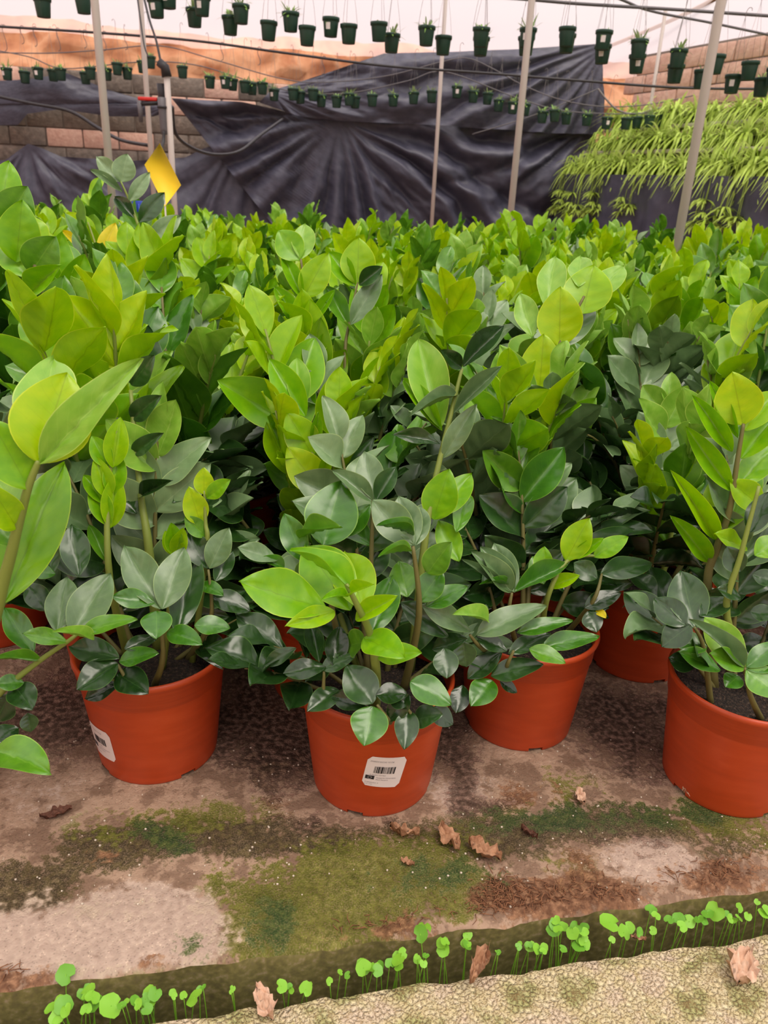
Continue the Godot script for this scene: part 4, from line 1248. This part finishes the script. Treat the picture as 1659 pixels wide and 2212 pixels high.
# ------------------------------------------------------------------ the far end of the greenhouse
const CORNER := Vector3(2.78, 0, -11.2)
var wall_along := Vector3(cos(deg_to_rad(11.1)), 0, -sin(deg_to_rad(11.1)))
var wall_face := Vector3(sin(deg_to_rad(11.1)), 0, cos(deg_to_rad(11.1)))      # towards the camera
var side_along := Vector3(0.40, 0, 0.9165)                                     # the side wall comes towards us
func on_wall(x: float, y: float, off := 0.0) -> Vector3:
	return on_plane(x, y, CORNER + wall_face * off, wall_face)
func block_wall(o: Node3D, start: Vector3, along: Vector3, face: Vector3, length: float, from_y: float, courses: int, mats: Array) -> void:
	var variants: Array[ArrayMesh] = []
	for k in 3:
		var st := st_new()
		add_box(st, Vector3(0.006, 0.006, -0.10), Vector3(0.394 - 0.003 * k, 0.194, 0.012 + 0.003 * k), 0.007)
		variants.append(done(st, false))
	var xf := Basis(along, Vector3.UP, face)
	for c in courses:
		var x := -0.2 if c % 2 else 0.0
		while x < length - 0.2:
			part("block", variants[rng.randi() % 3], mats[rng.randi() % mats.size()], o, Transform3D(xf, start + along * x + Vector3(0, from_y + c * 0.2, 0) + face * rng.randf_range(-0.006, 0.006)))
			x += 0.4
func wall_slab(a: Vector3, b: Vector3, face: Vector3, height: float, thick: float) -> ArrayMesh:
	var st := st_new()
	var t := -face * thick
	var h := Vector3(0, height, 0)
	quad(st, a, a + h, b + h, b)
	quad(st, a + t, b + t, b + h + t, a + h + t)
	quad(st, a + h, a + h + t, b + h + t, b + h)
	quad(st, a, a + t, a + h + t, a + h)
	quad(st, b, b + h, b + h + t, b + t)
	return done(st, false)
# cloth hung on the back wall between an upper and a lower line of places; pulled into folds that run out from knots
func cloth(called: String, label: String, upper: Array, lower: Array, off: float, knots: Array, seed_: int) -> void:
	var n := FastNoiseLite.new()
	n.seed = seed_
	n.frequency = 0.5
	var nu := 220
	var nv := 90
	var pts := PackedVector3Array()
	var uvs := PackedVector2Array()
	var at_line := func(line: Array, t: float) -> Vector2:
		var x: float = lerpf(line[0][0], line[line.size() - 1][0], t)
		for i in line.size() - 1:
			if x <= line[i + 1][0] or i == line.size() - 2:
				var f: float = clampf((x - line[i][0]) / maxf(1.0, line[i + 1][0] - line[i][0]), 0.0, 1.0)
				return Vector2(x, lerpf(line[i][1], line[i + 1][1], f))
		return Vector2.ZERO
	for j in nv + 1:
		var v := float(j) / nv
		for i in nu + 1:
			var u := float(i) / nu
			var p: Vector2 = (at_line.call(upper, u) as Vector2).lerp(at_line.call(lower, u), v)
			var w := on_wall(p.x, p.y, off)
			var z := n.get_noise_2d(w.x * 1.2, w.y * 1.2) * 0.03
			for k in knots:
				var q := p - Vector2(k[0], k[1])
				var r := q.length()
				var a := q.angle()
				var fade := smoothstep(8.0, k[3] * 0.35, r) * clampf(1.6 - r / k[3], 0.0, 1.0)
				var ph: float = a * k[2] + n.get_noise_2d(a * 2.0, r * 0.004) * 2.6
				z += (pow(absf(sin(ph)), 1.5) - 0.45) * k[4] * fade
			pts.append(w + wall_face * (z + 0.03 * sin(v * PI)))
			uvs.append(Vector2(u * 6.0, v * 3.0))
	solo(called, sheet(pts, uvs, nu, nv), M.cloth, label, "shade cloth")
func far_end() -> void:
	var left := CORNER - wall_along * 9.6
	var wall := setting("wall_back", wall_slab(left, CORNER - wall_along * 0.35, wall_face, 1.86, 0.2), M.mortar, "grey concrete block wall at the far end behind the black cloth")
	block_wall(wall, left + wall_along * 0.6, wall_along, wall_face, 6.4, 0.66, 6, [M.block_grey, M.block_grey, M.block_grey, M.block])
	var side_face := Vector3(-side_along.z, 0, side_along.x)
	var s0 := CORNER + side_along * 0.1 + wall_along * 0.1
	var side := setting("wall_right", wall_slab(s0, s0 + side_along * 7.0, side_face, 2.42, 0.2), M.mortar, "tan block wall running along the spider plant bench")
	block_wall(side, s0, side_along, side_face, 5.2, 1.0, 7, [M.block])
	# the bank of orange earth outside
	var n := FastNoiseLite.new()
	n.seed = 12
	n.frequency = 1.1
	var pts := PackedVector3Array()
	var uvs := PackedVector2Array()
	for j in 31:
		for i in 121:
			var v := j / 30.0
			var p := CORNER + wall_along * lerpf(-11.0, 3.0, i / 120.0) - wall_face * (0.5 + v * v * 1.4) + Vector3(0, v * 2.6, 0)
			p += -wall_face * n.get_noise_3d(p.x, p.y * 2.0, 0.0) * 0.4
			p.y += n.get_noise_2d(p.x * 0.6, 4.0) * 0.12 * v
			pts.append(p)
			uvs.append(Vector2(i / 12.0, v * 2.0))
	setting("ground_bank", sheet(pts, uvs, 120, 30), M.earth, "bare orange earth bank behind the far wall")
	cloth("shade_cloth", "black cloth gathered to a knot with folds fanning down the far wall", [[372, 214], [520, 222], [640, 246], [735, 252], [900, 254], [1100, 276], [1200, 274], [1292, 262]], [[760, 700], [900, 700], [1270, 700]], 0.3, [[735, 256, 10.0, 640.0, 0.2], [1285, 272, 9.0, 300.0, 0.14], [372, 214, 6.0, 200.0, 0.08]], 21)
	cloth("shade_cloth", "black cloth slung up to the roof edge above the knotted cloth", [[585, 196], [700, 160], [832, 114], [1000, 112], [1140, 104], [1300, 94]], [[560, 222], [640, 250], [735, 262], [900, 268], [1200, 288], [1302, 290]], 0.4, [[1320, 92, 16.0, 700.0, 0.1], [585, 200, 7.0, 300.0, 0.08]], 22)
	cloth("shade_cloth", "torn black cloth over the wall top beside the tall pale post", [[-60, 178], [60, 172], [145, 158], [240, 196], [330, 222], [372, 226]], [[-60, 272], [40, 270], [60, 246], [130, 236], [240, 252], [330, 252], [372, 240]], 0.2, [[370, 226, 9.0, 400.0, 0.05]], 23)
	cloth("shade_cloth", "black cloth slipped down the far wall below the bare blocks", [[-60, 348], [10, 346], [60, 310], [95, 322], [130, 338], [280, 348], [400, 340], [440, 320], [520, 300], [640, 330]], [[-60, 700], [100, 700], [800, 700]], 0.2, [[520, 300, 9.0, 500.0, 0.06], [60, 310, 7.0, 250.0, 0.05]], 24)
	spider_bench(s0, side_face)
	# the other walls of the house, outside the frame
	var b0 := CORNER - wall_along * 9.6
	setting("wall_left", wall_slab(b0 + wall_face * 17.0, b0, wall_along, 2.4, 0.2), M.block, "tan block wall closing the other long side")
	setting("wall_front", wall_slab(CORNER + wall_face * 16.5 + wall_along * 5.0, b0 + wall_face * 16.5, -wall_face, 2.4, 0.2), M.block, "tan block wall closing the near end")

func ribbon(st: SurfaceTool, base: Vector3, dir: Vector3, length: float, width: float, drop: float) -> void:
	var side := dir.cross(Vector3.UP).normalized()
	var prev: Array[Vector3] = []
	for k in 6:
		var t := k / 5.0
		var p := base + dir * length * t + Vector3.DOWN * drop * t * t
		var w := side * width * 0.5 * pow(maxf(0.02, sin(PI * (0.12 + 0.86 * t))), 0.6)
		if prev.size(): quad(st, prev[0], prev[1], p + w, p - w)
		prev = [p - w, p + w]
func spider_bench(s0: Vector3, face: Vector3) -> void:
	# a stepped bench along the side wall: cloth front, three shelves
	var st := st_new()
	var xf := Transform3D(Basis(side_along, Vector3.UP, face), s0)
	var nu := 90
	var pts := PackedVector3Array()
	var uvs := PackedVector2Array()
	var n := FastNoiseLite.new()
	n.seed = 31
	n.frequency = 0.9
	for j in 13:
		for i in nu + 1:
			var v := j / 12.0
			var u := 0.5 + float(i) / nu * 5.9
			pts.append(xf * Vector3(u, v * 1.02, 1.34 + 0.05 * sin(u * 9.0 + n.get_noise_2d(u, v) * 3.0) * (1.0 - v * 0.5)))
			uvs.append(Vector2(u, v))
	var o := thing("plant_bench", "stepped bench along the tan block wall with black cloth front", "bench")
	part("front_cloth", sheet(pts, uvs, nu, 12, true), M.cloth, o)
	for k in 3:
		st = st_new()
		add_box(st, Vector3(0.5, 0.98 + k * 0.26, 0.98 - k * 0.27), Vector3(6.4, 1.02 + k * 0.26, 1.3 - k * 0.27), 0.006)
		part("shelf", done(st, false), M.galvanised, o, xf)
	for x in [0.55, 2.3, 4.3, 6.2]:
		st = st_new()
		add_box(st, Vector3(x, 0, 0.46), Vector3(x + 0.05, 1.5, 0.51), 0.004)
		part("leg", done(st, false), M.galvanised, o, xf)
	var protos: Array[Node3D] = []
	for k in 4:
		var p := Node3D.new()
		var pot := st_new()
		add_lathe(pot, PackedVector2Array([Vector2(0.0, 0.002), Vector2(0.045, 0.0), Vector2(0.06, 0.09), Vector2(0.066, 0.092), Vector2(0.066, 0.1), Vector2(0.058, 0.1), Vector2(0.0, 0.085)]), 16)
		part("pot", done(pot), M.green_pot, p)
		var f := st_new()
		for i in 120:
			var a := rng.randf() * TAU
			var e := rng.randf_range(0.2, 1.1)
			ribbon(f, Vector3(cos(a) * 0.02, 0.09, sin(a) * 0.02), Vector3(cos(a) * cos(e), sin(e), sin(a) * cos(e)), rng.randf_range(0.2, 0.42), rng.randf_range(0.018, 0.03), rng.randf_range(0.12, 0.5))
		part("foliage", done(f, false), M.spider, p)
		if k != 1:
			var r := st_new()
			for i in 6 + k:
				var a := rng.randf_range(-0.6, 0.6) + PI / 2
				var tip := Vector3(cos(a) * 0.24, -rng.randf_range(0.15, 0.42), sin(a) * 0.24)
				add_tube(r, smooth_line(PackedVector3Array([Vector3(0, 0.1, 0), Vector3(cos(a) * 0.16, 0.2, sin(a) * 0.16), tip]), 4), PackedFloat32Array([0.003, 0.003, 0.003, 0.003, 0.003, 0.003, 0.003, 0.003, 0.003]), 4)
				for q in 16:
					var b := rng.randf() * TAU
					ribbon(r, tip, Vector3(cos(b), rng.randf_range(-0.1, 0.5), sin(b)).normalized(), rng.randf_range(0.09, 0.17), 0.02, 0.08)
			part("runners", done(r, false), M.spider, p)
		protos.append(p)
	for k in 3:
		for i in 19:
			var p: Node3D = protos[rng.randi() % 4].duplicate()
			p.name = numbered("spider_plant")
			add_child(p)
			var place := xf * Vector3(0.62 + i * 0.3 + rng.randf_range(-0.05, 0.05) + (0.15 if k % 2 else 0.0), 1.02 + k * 0.26, 1.14 - k * 0.27)
			p.transform = Transform3D(Basis(side_along, Vector3.UP, face) * Basis(Vector3.UP, rng.randf_range(-0.5, 0.5)).scaled(Vector3.ONE * rng.randf_range(0.9, 1.15)), place)
			tag(p, ["spider plant with hanging runners on the lowest shelf beside the cloth front", "spider plant on the middle shelf of the stepped bench", "spider plant on the top shelf against the block wall"][k], "spider plant", ["spider plants on the low shelf", "spider plants on the middle shelf", "spider plants on the top shelf"][k])
	for p in protos: p.free()

# ------------------------------------------------------------------ posts, pipes, hoses
func post(x: float, y: float, depth: float, width: float, top: float, label: String) -> void:
	var p := spot(x, y, depth)
	p.y = 0.0
	var o := thing("steel_post", label, "post", p)
	part("pole", tube(PackedVector3Array([Vector3.ZERO, Vector3(0, top * 0.5, 0), Vector3(0, top, 0)]), width / 2, width / 2, 14), M.galvanised, o)
	var st := st_new()
	add_box(st, Vector3(-0.05, 0, -0.05), Vector3(0.05, 0.006, 0.05), 0.002)
	part("foot_plate", done(st, false), M.galvanised, o)
func hose(called: String, label: String, ctrl: Array, r: float, mat: String, category := "hose") -> void:
	var pts := PackedVector3Array()
	for c in ctrl: pts.append(spot(c[0], c[1], c[2]))
	var line := smooth_line(pts, 7)
	solo(called, tube(line, r, r, 6), M[mat], label, category)
func frame_work() -> void:
	post(222, 200, 4.3, 0.043, 3.5, "thick pale steel post standing beside the slipped cloth and yellow card")
	post(317, 200, 6.6, 0.043, 3.4, "thin pale steel post in front of the red valve")
	post(1124, 250, 5.2, 0.045, 3.5, "pale steel post before the right half of the knotted cloth")
	post(947, 250, 8.2, 0.042, 3.2, "slim steel post between the knot and the pale post of the cloth")
	post(1515, 240, 3.7, 0.045, 3.5, "thick leaning-looking steel post in front of the spider plants")
	post(1421, 130, 8.8, 0.04, 2.75, "slender steel post against the tan block wall")
	# the riser with its valve
	var foot := spot(366, 260, 5.6)
	foot.y = 0.0
	var o := thing("irrigation_riser", "pale irrigation standpipe with black fittings and red lever valve", "standpipe", foot)
	var top := spot(358, 160, 5.6).y
	part("pipe", tube(PackedVector3Array([Vector3.ZERO, Vector3(0, top, 0)]), 0.022, 0.022, 12), M.galvanised, o)
	part("elbow", tube(PackedVector3Array([Vector3(0, top - 0.03, 0), Vector3(-0.01, top + 0.03, 0), Vector3(-0.05, top + 0.06, 0)]), 0.035, 0.03, 10), M.black_pipe, o)
	var v := spot(352, 205, 5.6) - foot
	part("coupling", tube(PackedVector3Array([v + Vector3(0, 0.07, 0), v, v - Vector3(0, 0.07, 0)]), 0.04, 0.034, 10), M.black_pipe, o)
	var w := spot(354, 245, 5.6) - foot
	var fil := part("filter", tube(PackedVector3Array([w + Vector3(0, 0.1, 0.03), w + Vector3(0, 0, 0.03), w + Vector3(0, -0.1, 0.03), w + Vector3(0, -0.14, 0.03)]), 0.032, 0.022, 12), M.grey_pipe, o)
	part("ring", tube(PackedVector3Array([w + Vector3(0, 0.045, 0.03), w + Vector3(0, 0.03, 0.03)]), 0.037, 0.037, 12), M.black_pipe, fil)
	var arm: Array[Vector3] = [spot(352, 222, 5.6) - foot, spot(302, 224, 5.6) - foot]
	part("branch", tube(PackedVector3Array([arm[0], arm[1]]), 0.016, 0.016, 8), M.black_pipe, o)
	var valve := part("valve", tube(PackedVector3Array([arm[1] + Vector3(0, 0.02, 0), arm[1] + Vector3(0, -0.12, 0)]), 0.02, 0.014, 8), M.grey_pipe, o)
	var lever := st_new()
	add_box(lever, Vector3(-0.01, 0.02, -0.012), Vector3(0.13, 0.045, 0.012), 0.005)
	part("lever", done(lever, false), M.red_plastic, valve, Transform3D(Basis(), arm[1]))
	hose("electric_cable", "black cable dropping from the roof to the standpipe elbow", [[303, -40, 5.6], [322, 40, 5.6], [338, 90, 5.6], [350, 150, 5.6]], 0.009, "black_pipe", "cable")
	hose("electric_cable", "thin black cable hanging beside the thin pale post", [[292, -40, 6.3], [303, 40, 6.3], [312, 100, 6.3], [322, 124, 6.3]], 0.007, "black_pipe", "cable")
	hose("water_hose", "black hose looping up over the bare block wall to the valve", [[-60, 196, 8.2], [60, 222, 8.2], [150, 240, 8.1], [210, 275, 8.0], [260, 302, 7.8], [320, 314, 7.4]], 0.018, "black_pipe")
	hose("water_hose", "black hose sagging from the standpipe along the knotted cloth", [[372, 230, 5.6], [380, 290, 5.8], [420, 322, 6.2], [470, 334, 6.6], [520, 325, 7.0], [565, 290, 7.4], [610, 258, 8.0]], 0.013, "black_pipe")
	hose("water_hose", "short black hose curling down from the filter", [[354, 285, 5.6], [352, 310, 5.6], [340, 335, 5.5], [320, 360, 5.5]], 0.012, "black_pipe")
	# purlins and drip lines
	hose("steel_pipe", "long grey pipe carrying the near row of hanging pots", [[-300, -84, 5.3], [400, -44, 5.3], [1040, -8, 5.3], [1250, 8, 5.3], [1450, 20, 5.3], [1720, 38, 5.3], [2000, 54, 5.3]], 0.011, "grey_pipe", "pipe")
	hose("steel_pipe", "grey pipe slanting under the roof towards the tan wall", [[700, -220, 4.4], [1290, -20, 5.2], [1400, 22, 5.6], [1540, 50, 5.8], [1720, 88, 6.0]], 0.009, "grey_pipe", "pipe")
	hose("roof_purlin", "rusty roof rail along the top of the tan wall", [[1560, -10, 8.2], [1480, 30, 9.0], [1400, 66, 9.8], [1306, 104, 10.8]], 0.022, "rust", "rail")
	hose("drip_line", "long dark drip pipe stretched straight across below the near pots", [[-60, 54, 7.2], [200, 70, 7.2], [420, 88, 7.2], [620, 115, 7.2], [830, 142, 7.2], [1050, 158, 7.2], [1250, 174, 7.2], [1480, 190, 7.2], [1720, 192, 7.2]], 0.012, "black_pipe", "pipe")
	hose("drip_line", "thin drip tube swagging past the posts and down over the cloth", [[-60, 112, 8.6], [100, 115, 8.6], [220, 108, 8.6], [345, 99, 8.6], [460, 128, 8.6], [600, 168, 8.6], [690, 178, 8.6], [830, 165, 8.6], [960, 132, 8.6], [1010, 126, 8.6], [1060, 146, 8.6], [1130, 184, 8.6], [1210, 215, 8.6], [1300, 230, 8.6], [1400, 226, 8.6], [1500, 206, 8.6]], 0.006, "grey_pipe", "tube")
	hose("drip_line", "thin drip tube sagging along the far row of hanging pots", [[-60, 100, 8.4], [60, 122, 8.4], [140, 148, 8.4], [300, 134, 8.4], [420, 140, 8.4], [540, 175, 8.4], [650, 200, 8.4], [760, 200, 8.4], [880, 175, 8.4], [960, 155, 8.4], [1100, 205, 8.4], [1200, 236, 8.4], [1320, 246, 8.4], [1480, 242, 8.4]], 0.006, "grey_pipe", "tube")
	hose("drip_line", "thin drip tube resting on the torn cloth", [[-60, 182, 9.4], [80, 190, 9.4], [190, 199, 9.4], [260, 190, 9.4], [350, 178, 9.4], [450, 195, 9.4], [560, 212, 9.4]], 0.006, "grey_pipe", "tube")
	hose("white_hose", "pale plastic hose drooping from the corner of the cloth", [[1292, 192, 8.6], [1310, 215, 8.6], [1335, 238, 8.6], [1375, 246, 8.6], [1430, 232, 8.6]], 0.011, "wire")
	hose("drip_line", "thin tube slanting up across the slung cloth", [[1020, 290, 8.8], [1150, 250, 8.8], [1292, 192, 8.8]], 0.006, "grey_pipe", "tube")

# spare hooks left on the drip pipe
func spare_hooks() -> void:
	for h in [[8, 58, 1.5], [47, 60, 1.0], [75, 62, 1.1], [125, 65, 1.3], [183, 69, 1.0], [225, 72, 1.1], [272, 76, 0.9], [480, 96, 1.0], [560, 106, 1.0], [700, 126, 1.0]]:
		var top := spot(h[0], h[1], 7.2)
		var pts := smooth_line(PackedVector3Array([Vector3(0.02, -0.01, 0), Vector3(0.012, 0.014, 0), Vector3(-0.012, 0.012, 0), Vector3(-0.014, -0.04, 0), Vector3(0.004, -0.08 * h[2], 0), Vector3(0.004, -0.12 * h[2], 0), Vector3(-0.016, -0.13 * h[2], 0)]), 3)
		var o := solo("wire_hook", tube(pts, 0.003, 0.003, 5), M.grey_pipe, "empty wire hook dangling from the long drip pipe", "hook", "empty hooks on the drip pipe")
		o.position = top

# ------------------------------------------------------------------ hanging pots
func hanging_proto(kind: int, mark: bool) -> Node3D:
	var o := Node3D.new()
	var st := st_new()
	add_lathe(st, PackedVector2Array([Vector2(0.0, 0.003), Vector2(0.04, 0.003), Vector2(0.042, 0.0), Vector2(0.0435, 0.002), Vector2(0.053, 0.088), Vector2(0.0535, 0.092), Vector2(0.059, 0.093), Vector2(0.0605, 0.114), Vector2(0.059, 0.116), Vector2(0.056, 0.116), Vector2(0.054, 0.1), Vector2(0.0, 0.098)]), 24)
	part("pot", done(st), M.green_pot, o)
	st = st_new()
	var hook := Vector3(0, 0.46, 0)
	for k in 3:
		var a := TAU * k / 3 + 0.4
		add_tube(st, PackedVector3Array([Vector3(cos(a) * 0.059, 0.112, sin(a) * 0.059), Vector3(cos(a) * 0.045, 0.22, sin(a) * 0.045), hook]), PackedFloat32Array([0.001, 0.001, 0.001]), 4)
	add_tube(st, smooth_line(PackedVector3Array([hook, hook + Vector3(0.0, 0.03, 0), hook + Vector3(0.012, 0.052, 0), hook + Vector3(0.03, 0.05, 0), hook + Vector3(0.034, 0.034, 0)]), 3), PackedFloat32Array([0.002, 0.002, 0.002, 0.002, 0.002, 0.002, 0.002, 0.002, 0.002, 0.002, 0.002, 0.002, 0.002]), 5)
	part("hanger", done(st), M.wire, o)
	st = st_new()
	for i in [10, 22, 30][kind]:
		var a := rng.randf() * TAU
		var e := rng.randf_range(0.3, 1.4)
		ribbon(st, Vector3(cos(a) * 0.03 * rng.randf(), 0.1, sin(a) * 0.03 * rng.randf()), Vector3(cos(a) * cos(e), sin(e), sin(a) * cos(e)), rng.randf_range(0.04, [0.06, 0.09, 0.12][kind]), rng.randf_range(0.008, 0.016), rng.randf_range(0.0, 0.06))
	part("sprouts", done(st, false), M.sprout, o)
	if mark:
		var pts := PackedVector3Array()
		var uvs := PackedVector2Array()
		for j in 3:
			for i in 7:
				var a := (i / 6.0 - 0.5) * 0.62
				var y := 0.04 + 0.04 * j / 2.0
				var r := lerpf(0.0435, 0.053, (y - 0.002) / 0.086) + 0.0012
				pts.append(Vector3(sin(a) * r, y, cos(a) * r))
				uvs.append(Vector2(i, j))
		part("price_label", sheet(pts, uvs, 6, 2, true), M.paper, o)
	return o
func hanging_pots() -> void:
	var protos := [hanging_proto(0, false), hanging_proto(1, false), hanging_proto(2, false), hanging_proto(0, true), hanging_proto(1, true), hanging_proto(2, true)]
	# x of the middle, y of the bottom, depth, 1 where a white label shows, 1 for the lower pot of a pair
	var near := [[95, 40, 0, 0], [182, 32, 0, 0], [340, 41, 1, 0], [366, 21, 1, 0], [437, 37, 1, 0], [421, 61, 0, 1], [498, 78, 0, 1], [521, 54, 0, 0], [580, 90, 0, 0], [628, 71, 0, 0], [663, 101, 0, 0], [714, 82, 1, 0], [753, 97, 0, 0], [818, 92, 0, 0], [845, 116, 0, 1], [920, 101, 0, 0], [956, 121, 0, 1], [1037, 104, 0, 0], [1037, 123, 0, 1], [1137, 105, 1, 0], [1135, 122, 1, 1], [1222, 103, 0, 0], [1222, 117, 0, 1], [1300, 110, 1, 0], [1299, 140, 1, 1], [1377, 130, 0, 0], [1373, 161, 1, 1], [1460, 150, 0, 0], [1455, 182, 0, 1], [1512, 194, 0, 1], [1542, 162, 0, 0], [1578, 204, 1, 1], [1615, 176, 0, 0], [1641, 211, 0, 1], [1668, 190, 0, 0]]
	var far := [[17, 175, 1, 0], [55, 182, 0, 1], [84, 174, 1, 0], [116, 178, 0, 1], [133, 176, 0, 0], [186, 184, 0, 1], [197, 174, 0, 0], [232, 176, 0, 1], [254, 164, 0, 0], [276, 174, 0, 1], [309, 160, 0, 0], [326, 150, 0, 0], [395, 171, 0, 0], [454, 193, 0, 0], [487, 194, 1, 0], [503, 198, 1, 1], [529, 203, 0, 0], [545, 207, 0, 1], [567, 206, 0, 0], [592, 220, 1, 1], [633, 219, 0, 0], [649, 226, 0, 1], [676, 220, 0, 0], [694, 233, 0, 1], [727, 235, 0, 0], [754, 230, 0, 0], [767, 236, 0, 1], [804, 232, 0, 0], [849, 232, 0, 1], [893, 227, 0, 0], [932, 224, 0, 0], [986, 214, 1, 0], [1021, 224, 0, 0], [1052, 228, 0, 1], [1076, 243, 0, 1], [1106, 248, 1, 0], [1133, 252, 0, 1], [1170, 268, 0, 0], [1197, 265, 0, 0], [1222, 271, 0, 1], [1266, 274, 0, 0], [1308, 281, 1, 0], [1350, 282, 0, 0], [1374, 280, 0, 1], [1400, 277, 0, 0], [1427, 276, 0, 1], [1482, 274, 1, 0], [1536, 263, 1, 0]]
	for row in [[near, 5.3, 1.0, "near"], [far, 8.3, 1.0, "far"]]:
		for p in row[0]:
			var depth: float = row[1] + (0.12 if p[3] else 0.0) + rng.randf_range(-0.03, 0.03)
			var where := spot(p[0], p[1] - 2.0, depth)
			var src: Node3D = protos[(3 if p[2] else 0) + (rng.randi() % 3 if row[3] == "near" else 1 + rng.randi() % 2)]
			var o: Node3D = src.duplicate()
			o.name = numbered("hanging_pot")
			add_child(o)
			o.position = where
			o.rotation.y = rng.randf_range(-0.5, 0.1) if p[2] else rng.randf() * TAU
			o.rotation.z = rng.randf_range(-0.05, 0.05)
			var name_ := "%s%s" % ["dark green hanging pot with white label" if p[2] else "plain dark green hanging pot", ", lower of two," if p[3] else ""]
			tag(o, name_ + (" in the near high row" if row[3] == "near" else " in the far low row"), "hanging pot", ("near row of hanging pots" if row[3] == "near" else "far row of hanging pots") + (", labelled" if p[2] else "") + (", lower tier" if p[3] else ""))
	for p in protos: p.free()

# ------------------------------------------------------------------ roof
func roof() -> void:
	# film roof: from the eave above the far wall up over the bench and on behind the camera
	var rows := [[-12.4, 2.4], [-10.9, 2.52], [-8.0, 3.0], [-4.5, 3.5], [0.0, 3.6], [4.0, 3.5], [7.0, 2.9]]
	var nu := 24
	var pts := PackedVector3Array()
	var uvs := PackedVector2Array()
	for r in rows:
		for i in nu + 1:
			var u := lerpf(-9.0, 8.5, float(i) / nu)
			var sag := 0.03 * sin(u * 2.1)
			var p := Vector3.ZERO + wall_along * u
			p += -wall_face * (-r[0])
			p.y = r[1] + sag
			pts.append(p)
			uvs.append(Vector2(u, r[0]))
	setting("roof_film", sheet(pts, uvs, nu, rows.size() - 1), M.film, "milky plastic film roof over the benches")

func small_things() -> void:
	# the yellow sticky trap on its stick
	var c := spot(350, 372, 2.75)
	var o := thing("sticky_trap", "bright yellow sticky trap card standing on end above the plants", "sticky trap", Vector3(c.x, 0.0, c.z))
	var corner := []
	for p in [[345, 309], [312, 356], [356, 446], [391, 400], [374, 366]]:
		corner.append(spot(p[0], p[1], 2.75 + (p[0] - 350) * 0.0006) - o.position)
	var st := st_new()
	var t := Vector3(0, 0, -0.0012)
	for k in [[0, 4, 1], [4, 3, 2], [1, 4, 2]]:
		for q in k:
			st.set_uv(Vector2.ZERO)
			st.add_vertex(corner[q])
		for q in [k[0], k[2], k[1]]:
			st.set_uv(Vector2.ZERO)
			st.add_vertex(corner[q] + t)
	for k in 5:
		var seq := [0, 4, 3, 2, 1]
		quad(st, corner[seq[k]], corner[seq[(k + 1) % 5]], corner[seq[(k + 1) % 5]] + t, corner[seq[k]] + t)
	part("card", done(st, false), M.yellow_card, o)
	part("stick", tube(PackedVector3Array([Vector3(0, 0, -0.01), corner[2] + Vector3(0, 0.02, -0.004)]), 0.003, 0.003, 6), M.galvanised, o)
	var b := spot(300, 440, 2.9)
	var tag_ := thing("plant_tag", "small blue plastic tag among the leaves below the yellow card", "tag", Vector3(b.x, 0.0, b.z))
	st = st_new()
	add_box(st, Vector3(-0.035, b.y - 0.03, -0.002), Vector3(0.035, b.y + 0.01, 0.002), 0.001)
	part("plate", done(st, false), M.blue_plastic, tag_)
	part("stake", tube(PackedVector3Array([Vector3.ZERO, Vector3(0, b.y, 0)]), 0.003, 0.003, 6), M.blue_plastic, tag_)

func _ready() -> void:
	# camera
	var cam := Camera3D.new()
	cam.name = "camera"
	add_child(cam)
	cam.position = EYE
	cam.basis = cam_basis
	var lens := CameraAttributesPhysical.new()
	lens.frustum_focal_length = 12.0 / tan(atan(1106.0 / FOCAL))
	lens.frustum_focus_distance = 1.15
	lens.frustum_near = 0.05
	lens.frustum_far = 100.0
	lens.exposure_aperture = 6.5
	cam.attributes = lens
	cam.fov = rad_to_deg(2.0 * atan(1106.0 / FOCAL))
	cam.current = true
	# bright overcast sky, seen and felt through the film roof
	var sky_mat := ProceduralSkyMaterial.new()
	sky_mat.sky_top_color = Color(1.0, 0.985, 0.99)
	sky_mat.sky_horizon_color = Color(0.61, 0.565, 0.58)
	sky_mat.sky_curve = 0.3
	sky_mat.ground_bottom_color = Color(0.42, 0.38, 0.34)
	sky_mat.ground_horizon_color = Color(0.55, 0.5, 0.46)
	sky_mat.sky_energy_multiplier = 1.0
	var sky := Sky.new()
	sky.sky_material = sky_mat
	var env := Environment.new()
	env.background_mode = Environment.BG_SKY
	env.sky = sky
	env.tonemap_mode = Environment.TONE_MAPPER_LINEAR
	env.background_energy_multiplier = 1.5
	env.tonemap_exposure = 1.22
	env.sdfgi_enabled = true
	env.ssao_enabled = true
	env.ssil_enabled = true
	var we := WorldEnvironment.new()
	we.name = "world_environment"
	we.environment = env
	add_child(we)
	# a thin sun behind the cloud, high and a little behind us
	var sun := DirectionalLight3D.new()
	sun.name = "veiled_sun"
	sun.light_color = Color(1.0, 0.96, 0.9)
	sun.light_energy = 1.0
	sun.light_angular_distance = 34.0
	sun.shadow_enabled = true
	sun.sky_mode = DirectionalLight3D.SKY_MODE_LIGHT_ONLY
	add_child(sun)
	sun.look_at_from_position(Vector3.ZERO, Vector3(-0.25, -1.0, -0.35), Vector3.RIGHT)
	rng.seed = 20240611
	fine_noise.seed = 9
	fine_noise.frequency = 0.02
	make_materials()
	make_blades()
	make_pot_shapes()
	ground()
	far_end()
	roof()
	frame_work()
	make_fronds()
	front_plants()
	marked_plants()
	back_plants()
	hanging_pots()
	spare_hooks()
	weeds()
	litter()
	small_things()
	for list in [old_fronds, mid_fronds, young_fronds, tall_fronds]:
		for f in list: f.free()
